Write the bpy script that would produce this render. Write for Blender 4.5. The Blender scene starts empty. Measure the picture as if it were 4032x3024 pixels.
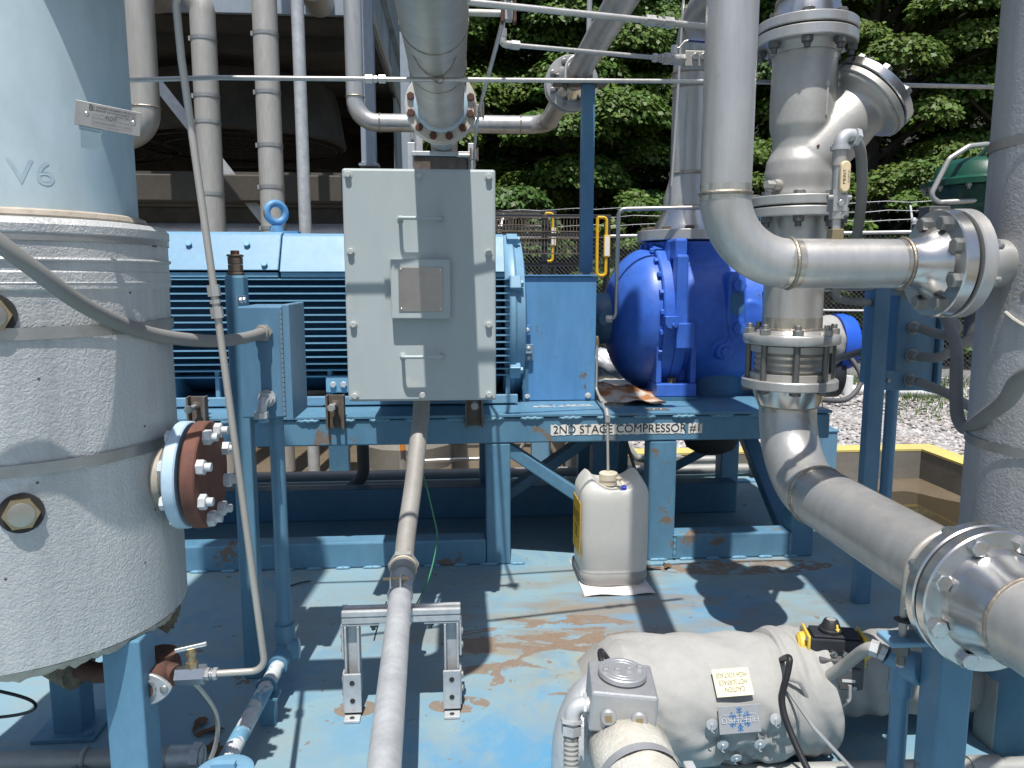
import bpy, math, random
import numpy as np
from mathutils import Vector, Matrix
random.seed(7); np.random.seed(7)
R = math.radians
S = bpy.context.scene
COL = S.collection

# ---------------------------------------------------------------- camera, sky, sun, exposure
cam_d = bpy.data.cameras.new('Camera'); cam = bpy.data.objects.new('Camera', cam_d); COL.objects.link(cam)
cam.location = (0, 0, 1.2); cam.rotation_euler = (R(90 - 7.9), 0, R(-4.2))
cam_d.sensor_width = 36; cam_d.lens = 27.03; cam_d.clip_start = .05; cam_d.clip_end = 600
S.camera = cam
SUN_TO = Vector((-.035, -.37, 1.0)).normalized()          # direction towards the sun
elev = math.asin(SUN_TO.z); azim = math.atan2(SUN_TO.x, SUN_TO.y)
w = bpy.data.worlds.new('World'); S.world = w; w.use_nodes = True
nt = w.node_tree
sky = nt.nodes.new('ShaderNodeTexSky'); sky.sky_type = 'NISHITA'; sky.sun_disc = False
sky.sun_elevation = elev; sky.sun_rotation = azim; sky.air_density = 1.0; sky.dust_density = 1.5; sky.ozone_density = 1.0
nt.links.new(sky.outputs[0], nt.nodes['Background'].inputs[0]); nt.nodes['Background'].inputs[1].default_value = .10
sd = bpy.data.lights.new('Sun', 'SUN'); sd.energy = 4.8; sd.angle = R(.55); sd.color = (1, .972, .93)
sun = bpy.data.objects.new('Sun', sd); COL.objects.link(sun)
sun.rotation_euler = (-SUN_TO).to_track_quat('-Z', 'Y').to_euler(); sun.location = (-2, -6, 15)
S.view_settings.view_transform = 'Standard'; S.view_settings.look = 'None'
S.view_settings.exposure = .26; S.view_settings.gamma = 1
S.view_settings.use_curve_mapping = False
S.cycles.max_bounces = 6; S.cycles.diffuse_bounces = 3; S.cycles.glossy_bounces = 3; S.cycles.transmission_bounces = 2; S.cycles.caustics_reflective = False; S.cycles.caustics_refractive = False

# ---------------------------------------------------------------- mesh builder
def ortho(a):
    a = Vector(a).normalized()
    t = Vector((0, 0, 1)) if abs(a.z) < .9 else Vector((1, 0, 0))
    x = t.cross(a).normalized(); y = a.cross(x).normalized()
    return x, y, a
class MB:
    def __init__(s): s.v = []; s.f = []
    def add(s, vs, fs):
        o = len(s.v); s.v += [tuple(p) for p in vs]; s.f += [tuple(i + o for i in q) for q in fs]; return s
    def rings(s, rings, cap0=True, cap1=True, closed=True):
        n = len(rings[0]); vs = [p for r in rings for p in r]; fs = []
        for k in range(len(rings) - 1):
            for i in range(n if closed else n - 1):
                j = (i + 1) % n; fs.append((k*n + i, k*n + j, (k+1)*n + j, (k+1)*n + i))
        if cap0: fs.append(tuple(range(n - 1, -1, -1)))
        if cap1: fs.append(tuple((len(rings) - 1)*n + i for i in range(n)))
        return s.add(vs, fs)
    def box(s, x0, x1, y0, y1, z0, z1, m=None):
        vs = [Vector((x, y, z)) for z in (z0, z1) for y in (y0, y1) for x in (x0, x1)]
        if m is not None: vs = [m @ p for p in vs]
        return s.add(vs, [(0, 2, 3, 1), (4, 5, 7, 6), (0, 1, 5, 4), (1, 3, 7, 5), (3, 2, 6, 7), (2, 0, 4, 6)])
    def lathe(s, prof, o, axis, n=32, a0=0, cap0=True, cap1=True):
        x, y, a = ortho(axis); o = Vector(o)
        return s.rings([[o + a*t + (x*math.cos(a0 + 2*math.pi*i/n) + y*math.sin(a0 + 2*math.pi*i/n))*max(r, 1e-4) for i in range(n)] for t, r in prof], cap0, cap1)
    def cyl(s, p, q, r, r1=None, n=24, a0=0):
        d = Vector(q) - Vector(p); return s.lathe([(0, r), (d.length, r if r1 is None else r1)], p, d, n, a0)
    def hexa(s, p, q, r): return s.cyl(p, q, r, n=6)
    def tube(s, pts, r, n=12, fillet=0, arc=7, cap=True):
        P = [Vector(p) for p in pts]
        if fillet:
            Q = [P[0]]
            for i in range(1, len(P) - 1):
                a = (P[i-1] - P[i]); b = (P[i+1] - P[i]); la, lb = a.length, b.length; a.normalize(); b.normalize()
                ang = a.angle(b)
                if ang > 3.1: Q.append(P[i]); continue
                d = min(fillet/math.tan(ang/2), la*.49 if i > 1 else la*.98, lb*.49 if i < len(P) - 2 else lb*.98)
                rr = d*math.tan(ang/2); c = P[i] + (a + b).normalized()*(rr/math.sin(ang/2))
                s0 = P[i] + a*d - c; s1 = P[i] + b*d - c; tot = s0.angle(s1)
                for k in range(arc + 1):
                    t = k/arc; Q.append(c + (s0*math.sin((1-t)*tot) + s1*math.sin(t*tot))/max(math.sin(tot), 1e-6))
            Q.append(P[-1]); P = Q
        T = []
        for i in range(len(P)):
            d = (P[min(i+1, len(P)-1)] - P[max(i-1, 0)]); T.append(d.normalized())
        x, y, _ = ortho(T[0]); rg = []
        for i, p in enumerate(P):
            if i:
                ax = T[i-1].cross(T[i])
                if ax.length > 1e-7:
                    m = Matrix.Rotation(T[i-1].angle(T[i]), 3, ax.normalized()); x = m @ x; y = m @ y
            rr = r if not callable(r) else r(i/(len(P)-1))
            rg.append([p + (x*math.cos(2*math.pi*k/n) + y*math.sin(2*math.pi*k/n))*rr for k in range(n)])
        return s.rings(rg, cap, cap)
    def torus(s, c, axis, Rr, r, n=36, k=8, a0=0, a1=2*math.pi):
        x, y, a = ortho(axis); c = Vector(c); full = abs(a1 - a0 - 2*math.pi) < 1e-6; rg = []
        for i in range(n + (0 if full else 1)):
            t = a0 + (a1 - a0)*i/n; d = x*math.cos(t) + y*math.sin(t)
            rg.append([c + d*(Rr + r*math.cos(2*math.pi*j/k)) + a*r*math.sin(2*math.pi*j/k) for j in range(k)])
        if full: rg.append(rg[0])
        return s.rings(rg, not full, not full)
    def prism(s, poly, o, ux, uy, depth):
        o, ux, uy = Vector(o), Vector(ux), Vector(uy); nrm = ux.cross(uy).normalized()*depth
        a = [o + ux*p[0] + uy*p[1] for p in poly]; return s.rings([a, [p + nrm for p in a]])
def smooth_path(pts, n=8):
    P = [Vector(p) for p in pts]; Q = []
    for i in range(len(P) - 1):
        p0, p1, p2, p3 = P[max(i-1, 0)], P[i], P[i+1], P[min(i+2, len(P)-1)]
        for k in range(n):
            t = k/n; Q.append(.5*((2*p1) + (p2 - p0)*t + (2*p0 - 5*p1 + 4*p2 - p3)*t*t + (3*p1 - p0 - 3*p2 + p3)*t**3))
    return Q + [P[-1]]

# ---------------------------------------------------------------- objects
def mesh_of(name, mb, smooth=38):
    me = bpy.data.meshes.new(name); me.from_pydata(mb.v, [], mb.f); me.update()
    if smooth:
        me.polygons.foreach_set('use_smooth', [True]*len(me.polygons)); me.set_sharp_from_angle(angle=R(smooth))
    return me
def link(name, me, parent=None, basis=None):
    o = bpy.data.objects.new(name, me); COL.objects.link(o)
    if basis is not None: o.matrix_basis = basis
    if parent is not None:
        o.parent = parent
        if parent.type == 'EMPTY': o.matrix_parent_inverse = Matrix.Translation(-parent.location)
        elif parent.get('_off'): o.matrix_parent_inverse = Matrix.Translation(-parent.location)
    return o
def setmat(me, m):
    me.materials.clear(); me.materials.append(MAT[m])
def thing(name, label, cat, base=(0, 0, 0), group=None):
    o = bpy.data.objects.new(name, None); COL.objects.link(o); o.location = base; o.empty_display_size = .05
    o['label'] = label; o['category'] = cat
    if group: o['group'] = group
    return o
def part(name, mb, m, parent, smooth=38, bevel=0, label=None, kind=None):
    me = mesh_of(name, mb, smooth); setmat(me, m); o = link(name, me, parent)
    if bevel: bev(o, bevel)
    if label: o['label'] = label
    if kind: o['kind'] = kind
    return o
def bev(o, wd, seg=2):
    b = o.modifiers.new('Bevel', 'BEVEL'); b.width = wd; b.segments = seg; b.limit_method = 'ANGLE'; b.angle_limit = R(40); b.harden_normals = False
def solo(name, mb, m, label, cat, smooth=38, bevel=0, group=None, kind=None):
    A = np.array([tuple(v) for v in mb.v]); lo, hi = A.min(0), A.max(0)
    base = Vector(((lo[0]+hi[0])/2, (lo[1]+hi[1])/2, lo[2])); mb.v = [tuple(Vector(v) - base) for v in mb.v]
    me = mesh_of(name, mb, smooth); setmat(me, m); o = link(name, me); o.location = base; o['_off'] = 1
    if bevel: bev(o, bevel)
    if label: o['label'] = label; o['category'] = cat
    if group: o['group'] = group
    if kind: o['kind'] = kind
    return o
def structure(name, mb, m, smooth=0, bevel=0, kind='structure', parent=None):
    me = mesh_of(name, mb, smooth); setmat(me, m); o = link(name, me, parent)
    if parent is None: o['kind'] = kind
    if bevel: bev(o, bevel)
    return o
def aim(p, axis, sc=(1, 1, 1), roll=0):
    x, y, a = ortho(axis); m = Matrix((x, y, a)).transposed().to_4x4()
    return Matrix.Translation(p) @ m @ Matrix.Rotation(roll, 4, 'Z') @ Matrix.Diagonal((*sc, 1))

# ---------------------------------------------------------------- materials
MAT = {}
def mat(name, col, rough=.5, metal=0., col2=None, mix_scale=3., mix_lo=.35, mix_hi=.65, streak=1., fine=.12, fine_scale=40.,
        bump=0., bump_scale=80., bump_kind='noise', spec=.5, rust=None, rust_amt=.0, rust_scale=6., rough_var=.12, trans=0., alpha=None, island=0., coat=0., top_dirt=None, aniso=False, bump_dist=.004, blotch=None, blotch_amt=.5, blotch_scale=1.5):
    m = bpy.data.materials.new(name); m.use_nodes = True; N = m.node_tree.nodes; L = m.node_tree.links
    b = N['Principled BSDF']; tc = N.new('ShaderNodeTexCoord'); mp = N.new('ShaderNodeMapping')
    mp.inputs['Scale'].default_value = (1, 1, 1/streak); L.new(tc.outputs['Object'], mp.inputs[0])
    def noise(sc, det=5, rgh=.6, vec=None, dist=0):
        n = N.new('ShaderNodeTexNoise'); n.inputs['Scale'].default_value = sc; n.inputs['Detail'].default_value = det
        n.inputs['Roughness'].default_value = rgh; n.inputs['Distortion'].default_value = dist
        L.new((vec or mp.outputs[0]), n.inputs['Vector']); return n.outputs['Fac']
    def ramp(x, lo, hi):
        r = N.new('ShaderNodeMapRange'); r.inputs[1].default_value = lo; r.inputs[2].default_value = hi; L.new(x, r.inputs[0]); r.clamp = True; return r.outputs[0]
    def mixc(fac, a, c, mode='MIX'):
        q = N.new('ShaderNodeMix'); q.data_type = 'RGBA'; q.blend_type = mode
        if isinstance(fac, float): q.inputs['Factor'].default_value = fac
        else: L.new(fac, q.inputs['Factor'])
        for s_, val in (('A', a), ('B', c)):
            i = [k for k in q.inputs if k.name == s_ and k.type == 'RGBA'][0]
            if isinstance(val, tuple): i.default_value = (*val, 1)
            else: L.new(val, i)
        return [k for k in q.outputs if k.type == 'RGBA'][0]
    c = col
    if col2: c = mixc(ramp(noise(mix_scale), mix_lo, mix_hi), col, col2)
    if blotch:
        c = mixc(ramp(noise(blotch_scale, 8, .7, tc.outputs['Object'], .6), 1 - blotch_amt, 1.08 - blotch_amt), c, blotch)
    if island:
        g = N.new('ShaderNodeNewGeometry'); hs = N.new('ShaderNodeHueSaturation')
        L.new(ramp(g.outputs['Random Per Island'], 0, 1), hs.inputs['Hue']); 
        mr = N.new('ShaderNodeMapRange'); mr.inputs[3].default_value = .5 - .035*island; mr.inputs[4].default_value = .5 + .02*island
        L.new(g.outputs['Random Per Island'], mr.inputs[0]); L.new(mr.outputs[0], hs.inputs['Hue'])
        wn = N.new('ShaderNodeTexWhiteNoise'); wn.noise_dimensions = '1D'; L.new(g.outputs['Random Per Island'], wn.inputs['W'])
        m2 = N.new('ShaderNodeMapRange'); m2.inputs[3].default_value = 1 - .45*island; m2.inputs[4].default_value = 1 + .45*island
        L.new(wn.outputs['Value'], m2.inputs[0]); L.new(m2.outputs[0], hs.inputs['Value'])
        if isinstance(c, tuple): hs.inputs['Color'].default_value = (*c, 1)
        else: L.new(c, hs.inputs['Color'])
        c = hs.outputs[0]
    if fine:
        f = ramp(noise(fine_scale, 6, .65), .25, .75); g2 = N.new('ShaderNodeMapRange'); g2.inputs[3].default_value = 1 - fine; g2.inputs[4].default_value = 1 + fine*.6
        L.new(f, g2.inputs[0]); cm = N.new('ShaderNodeCombineColor')
        for k in range(3): L.new(g2.outputs[0], cm.inputs[k])
        c = mixc(1.0, c, cm.outputs[0], 'MULTIPLY')
    rv = noise(12, 4, .6); rr = N.new('ShaderNodeMapRange'); rr.inputs[3].default_value = max(rough - rough_var, .03); rr.inputs[4].default_value = min(rough + rough_var, 1)
    L.new(rv, rr.inputs[0]); rough_out = rr.outputs[0]
    if rust:
        rm = ramp(noise(rust_scale, 9, .68, tc.outputs['Object'], .4), 1 - rust_amt, 1.03 - rust_amt)
        c = mixc(rm, c, mixc(noise(rust_scale*5, 5, .6, tc.outputs['Object']), rust, tuple(k*.5 for k in rust)))
        if metal:
            mm = N.new('ShaderNodeMapRange'); mm.inputs[3].default_value = metal; mm.inputs[4].default_value = 0; L.new(rm, mm.inputs[0]); L.new(mm.outputs[0], b.inputs['Metallic'])
        q = N.new('ShaderNodeMix'); q.data_type = 'FLOAT'; L.new(rm, q.inputs[0]); L.new(rough_out, q.inputs[2]); q.inputs[3].default_value = .9; rough_out = q.outputs[0]
    elif metal: b.inputs['Metallic'].default_value = metal
    if isinstance(c, tuple): b.inputs['Base Color'].default_value = (*c, 1)
    else: L.new(c, b.inputs['Base Color'])
    L.new(rough_out, b.inputs['Roughness']); b.inputs['Specular IOR Level'].default_value = spec
    if coat: b.inputs['Coat Weight'].default_value = coat
    if bump:
        bn = N.new('ShaderNodeBump'); bn.inputs['Strength'].default_value = bump; bn.inputs['Distance'].default_value = bump_dist
        if bump_kind == 'stucco':
            h = noise(bump_scale, 2, .5, tc.outputs['Object'], 1.2); h = ramp(h, .35, .62)
        elif bump_kind == 'cloth':
            wv = N.new('ShaderNodeTexVoronoi'); wv.inputs['Scale'].default_value = bump_scale; L.new(tc.outputs['Object'], wv.inputs['Vector'])
            q = N.new('ShaderNodeMath'); q.operation = 'MULTIPLY_ADD'; L.new(wv.outputs['Distance'], q.inputs[0]); q.inputs[1].default_value = .05
            rd = N.new('ShaderNodeTexNoise'); rd.inputs['Scale'].default_value = 8; rd.inputs['Detail'].default_value = 1.2; rd.inputs['Distortion'].default_value = 1.4; L.new(tc.outputs['Object'], rd.inputs['Vector'])
            L.new(rd.outputs['Fac'], q.inputs[2]); h = q.outputs[0]
        elif bump_kind == 'weave':
            wv = N.new('ShaderNodeTexVoronoi'); wv.inputs['Scale'].default_value = bump_scale; L.new(tc.outputs['Object'], wv.inputs['Vector']); h = wv.outputs['Distance']
        else: h = noise(bump_scale, 6, .65)
        L.new(h, bn.inputs['Height']); L.new(bn.outputs[0], b.inputs['Normal'])
    if trans:
        out = N['Material Output']; t = N.new('ShaderNodeBsdfTranslucent'); ms = N.new('ShaderNodeMixShader'); ms.inputs[0].default_value = trans
        if isinstance(c, tuple): t.inputs[0].default_value = (*c, 1)
        else: L.new(c, t.inputs[0])
        L.new(b.outputs[0], ms.inputs[1]); L.new(t.outputs[0], ms.inputs[2]); L.new(ms.outputs[0], out.inputs[0])
    MAT[name] = m; return m
RUST = (.20, .075, .035)
mat('stainless', (.57, .555, .53), .37, .6, (.49, .475, .45), 5, streak=5, fine=.16, fine_scale=28, bump=.10, bump_scale=90, blotch=(.43, .41, .38), blotch_amt=.40, blotch_scale=5, rough_var=.16)
mat('stainless_brown', (.53, .50, .45), .45, .45, (.42, .39, .345), 4, streak=5, fine=.14, fine_scale=25, bump=.08)
mat('heat_tint', (.60, .57, .51), .26, .75, (.46, .42, .35), 18, streak=4, fine=.2, fine_scale=60, rough_var=.12)
mat('chipped_blue', (.13, .30, .43), .5, 0, (.17, .34, .46), 5, fine=.15, rust=(.70, .72, .72), rust_amt=.47, rust_scale=9)
mat('machined', (.66, .65, .63), .24, .95, (.55, .54, .52), 8, fine=.06, rough_var=.08)
mat('weld', (.30, .25, .20), .42, .8, (.45, .40, .33), 30, fine=.3, fine_scale=120, bump=.6, bump_scale=160)
mat('cast', (.56, .54, .50), .48, .5, (.48, .46, .425), 6, fine=.1, bump=.16, bump_scale=110, bump_dist=.003)
mat('galvanised', (.60, .61, .61), .48, .4, (.47, .48, .49), 14, fine=.14, fine_scale=60, bump=.05)
mat('galv_dull', (.42, .42, .40), .6, .35, (.33, .33, .31), 5, streak=4, fine=.15, rust=(.32, .26, .19), rust_amt=.36, rust_scale=4)
mat('galv_blue', (.36, .42, .48), .55, .35, (.28, .33, .38), 3, streak=3, fine=.14)
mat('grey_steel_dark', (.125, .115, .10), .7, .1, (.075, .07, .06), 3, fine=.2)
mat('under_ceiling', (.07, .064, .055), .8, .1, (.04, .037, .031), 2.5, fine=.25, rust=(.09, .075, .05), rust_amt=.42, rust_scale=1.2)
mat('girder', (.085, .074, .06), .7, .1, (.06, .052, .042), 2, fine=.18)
mat('insulation_band', (.52, .50, .46), .55, .45, (.42, .40, .36), 3, streak=6, fine=.16, fine_scale=80, bump=.12, bump_scale=200)
mat('stucco', (.58, .58, .565), .48, .28, (.40, .405, .405), 7, mix_lo=.42, mix_hi=.72, streak=9, fine=.1, bump=.30, bump_scale=110, bump_kind='stucco', bump_dist=.003, blotch=(.63, .65, .67), blotch_amt=.40, blotch_scale=3)
mat('stucco_grey', (.52, .525, .53), .5, .3, (.40, .405, .41), 6, streak=9, fine=.1, bump=.26, bump_scale=85, bump_kind='stucco', bump_dist=.003)
mat('band', (.45, .44, .42), .42, .75, (.36, .35, .33), 6, fine=.12)
mat('tank_paint', (.50, .61, .65), .55, 0, (.36, .52, .62), 1.6, mix_lo=.45, mix_hi=.62, streak=2.2, fine=.12, fine_scale=18, blotch=(.60, .62, .55), blotch_amt=.46, blotch_scale=2.2, bump=.05)
mat('caulk', (.50, .44, .36), .8, 0, (.38, .33, .27), 12, fine=.2, bump=.3)
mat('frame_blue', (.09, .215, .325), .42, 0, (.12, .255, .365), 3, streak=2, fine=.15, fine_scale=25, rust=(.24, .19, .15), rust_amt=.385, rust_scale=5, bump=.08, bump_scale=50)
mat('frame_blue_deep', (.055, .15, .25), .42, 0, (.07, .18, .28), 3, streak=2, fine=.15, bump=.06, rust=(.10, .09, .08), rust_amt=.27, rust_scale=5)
mat('weld_blue', (.14, .30, .41), .45, 0, None, fine=.15, bump=.4, bump_scale=90)
mat('box_blue', (.095, .215, .335), .38, 0, (.14, .27, .385), 4, mix_lo=.45, mix_hi=.6, streak=3, fine=.1, bump=.03)
mat('box_grey_blue', (.20, .285, .35), .45, 0, (.15, .24, .31), 6, fine=.1)
mat('guard_blue', (.085, .26, .52), .45, 0, (.13, .31, .53), 3.5, streak=4, fine=.18, fine_scale=18, rust=(.20, .17, .14), rust_amt=.385, rust_scale=4)
mat('motor_blue', (.16, .36, .53), .45, 0, (.19, .40, .56), 4, fine=.12, bump=.05)
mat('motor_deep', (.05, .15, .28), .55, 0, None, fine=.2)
mat('lid_blue', (.155, .315, .455), .45, 0, (.185, .35, .485), 3, fine=.1, blotch=(.235, .38, .46), blotch_amt=.4)
mat('compressor_blue', (.033, .12, .54), .40, 0, (.06, .17, .60), 3, fine=.2, fine_scale=25, bump=.16, bump_scale=40, rust=(.06, .09, .20), rust_amt=.34, rust_scale=6)
mat('vivid_blue', (.02, .11, .62), .35, 0, None, fine=.08)
mat('terminal_grey', (.415, .465, .465), .5, 0, (.47, .51, .50), 2.2, streak=3, fine=.06, fine_scale=15, blotch=(.52, .53, .48), blotch_amt=.38, blotch_scale=3)
mat('terminal_bolt', (.50, .52, .50), .5, .1, None, fine=.15)
mat('brushed_plate', (.36, .33, .31), .38, .8, (.42, .40, .34), 3, fine=.08)
mat('rust', (.13, .055, .04), .85, 0, (.18, .075, .05), 8, streak=3, fine=.3, bump=.25, bump_scale=70)
mat('rust_dark', (.085, .045, .035), .85, 0, (.14, .06, .04), 10, fine=.3, bump=.3)
mat('rust_steel', (.19, .165, .145), .75, .25, (.12, .085, .06), 9, fine=.25, bump=.2)
mat('flange_pale', (.46, .60, .70), .5, 0, (.40, .54, .64), 4, fine=.12)
mat('flange_white', (.62, .61, .57), .55, .2, (.55, .50, .42), 5, fine=.12, streak=4, rust=(.42, .24, .09), rust_amt=.34, rust_scale=9)
mat('bolt_white', (.66, .68, .68), .5, .2, (.50, .52, .53), 14, fine=.12)
mat('bolt_steel', (.36, .355, .34), .42, .8, None, fine=.2)
mat('bolt_bright', (.58, .575, .56), .28, .92, None, fine=.1)
mat('bolt_dark', (.16, .155, .15), .5, .6, None, fine=.2)
mat('hose_grey', (.27, .265, .25), .62, 0, (.22, .215, .20), 5, fine=.1)
mat('flex_grey', (.36, .35, .325), .6, 0, (.31, .30, .28), 5, fine=.08)
mat('hose_dark', (.10, .10, .10), .6, 0, None, fine=.15)
mat('conduit_pvc', (.31, .295, .27), .62, .1, (.25, .235, .21), 4, fine=.12)
mat('black_rubber', (.018, .018, .02), .5, 0, None, fine=.2)
mat('black_paint', (.025, .028, .035), .45, 0, None, fine=.15)
mat('gasket', (.03, .028, .026), .7, 0, None, fine=.2)
mat('yellow_paint', (.72, .43, .02), .45, 0, None, fine=.1)
mat('yellow_kerb', (.64, .52, .15), .8, 0, (.52, .43, .17), 3, fine=.12, bump=.2, bump_scale=50)
mat('yellow_cap', (.74, .52, .08), .45, 0, None, fine=.06)
mat('concrete', (.23, .215, .185), .85, 0, (.15, .14, .12), 2.5, fine=.2, bump=.35, bump_scale=30)
mat('concrete_wet', (.13, .10, .065), .35, 0, (.18, .145, .10), 1.5, fine=.2, bump=.05)
mat('water', (.05, .038, .022), .04, 0, None, fine=0, rough_var=.01, spec=.6)
mat('gravel_ground', (.27, .265, .26), .9, 0, (.20, .195, .19), 20, fine=.35, fine_scale=45, bump=.9, bump_scale=40, bump_dist=.03)
mat('stone', (.40, .39, .385), .85, 0, (.33, .30, .28), 3, fine=.2, island=1.0, fine_scale=60)
mat('grass', (.10, .19, .03), .6, 0, None, fine=.2, island=.6, trans=.3)
mat('soil', (.03, .028, .016), .95, 0, (.018, .022, .01), 1.2, fine=.3, bump=.5, bump_scale=8)
mat('plastic_jug', (.84, .83, .79), .42, 0, (.80, .785, .73), 3, fine=.04, trans=.4)
mat('plastic_cap', (.66, .60, .47), .5, 0, (.45, .38, .27), 9, fine=.12)
mat('blue_cap', (.02, .04, .42), .4, 0, None, fine=.05)
mat('oil_dregs', (.30, .295, .28), .42, 0, None, fine=.05)
mat('label_orange', (.72, .42, .03), .5, 0, None, fine=.08)
mat('ink', (.015, .015, .016), .7, 0, None, fine=0)
mat('ink_grey', (.16, .16, .16), .7, 0, None, fine=0)
mat('ink_tan', (.16, .14, .11), .7, 0, None, fine=0)
mat('ink_blue', (.06, .17, .36), .7, 0, None, fine=0)
mat('silver_thread', (.60, .61, .63), .5, .2, None, fine=.1)
mat('sticker_white', (.86, .83, .77), .6, 0, (.74, .70, .62), 12, fine=.1)
mat('paper_white', (.74, .69, .66), .9, 0, None, fine=.06)
mat('paper_rusty', (.55, .50, .43), .9, 0, (.36, .15, .05), 9, mix_lo=.45, mix_hi=.58, fine=.2)
mat('fabric', (.375, .37, .35), .7, 0, (.34, .335, .315), 3, fine=.08, bump=.55, bump_scale=420, bump_kind='cloth', bump_dist=.013, blotch=(.32, .315, .295), blotch_amt=.36, blotch_scale=4)
mat('fabric_dark', (.33, .32, .295), .8, 0, (.28, .27, .245), 3, fine=.1, bump=.4, bump_scale=420, bump_kind='cloth', bump_dist=.012)
mat('patch_cream', (.72, .68, .47), .7, 0, None, fine=.06)
mat('patch_grey', (.33, .335, .345), .6, .1, None, fine=.12, fine_scale=150)
mat('insulation_white', (.60, .59, .55), .75, 0, (.55, .52, .44), 7, fine=.14, bump=.7, bump_scale=120, bump_dist=.006)
mat('insulation_frayed', (.34, .29, .20), .95, 0, (.12, .10, .075), 14, fine=.3, bump=.9, bump_scale=60, bump_dist=.02)
mat('aluminium_cast', (.52, .525, .53), .45, .6, (.47, .47, .475), 6, fine=.1, bump=.08, bump_scale=150)
mat('brass', (.42, .33, .20), .4, .8, None, fine=.15)
mat('cream_handle', (.76, .60, .37), .5, 0, None, fine=.05)
mat('orange_handle', (.70, .25, .04), .5, 0, None, fine=.08)
mat('navy_vinyl', (.02, .035, .13), .4, 0, None, fine=.1)
mat('green_paint', (.004, .065, .038), .4, 0, None, fine=.12, coat=.2)
mat('green_wire', (.04, .22, .10), .5, 0, None, fine=.1)
mat('copper_wire', (.25, .13, .05), .5, .3, None, fine=.1)
mat('silver_foil', (.72, .73, .74), .42, .55, (.60, .61, .62), 10, fine=.1, bump=.5, bump_scale=25, bump_dist=.01)
mat('chainlink', (.40, .41, .42), .5, .6, None, fine=.1)
mat('bark', (.075, .062, .045), .9, 0, (.045, .038, .028), 8, streak=4, fine=.3, bump=.7, bump_scale=30, bump_dist=.02)
mat('leaf_a', (.088, .162, .030), .5, 0, None, fine=0, island=.9, trans=.30, spec=.35)
mat('leaf_b', (.066, .136, .029), .48, 0, None, fine=0, island=.9, trans=.28, spec=.4)
mat('leaf_c', (.105, .175, .032), .5, 0, None, fine=0, island=.9, trans=.32, spec=.35)
mat('dead_leaf', (.14, .085, .045), .85, 0, None, fine=.2)
mat('faded_blue', (.40, .53, .59), .6, 0, (.46, .57, .62), 12, fine=.15)
mat('mesh_dark', (.03, .03, .03), .6, .3, None, fine=.1)
mat('white_plastic', (.75, .75, .73), .4, 0, None, fine=.04)

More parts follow.
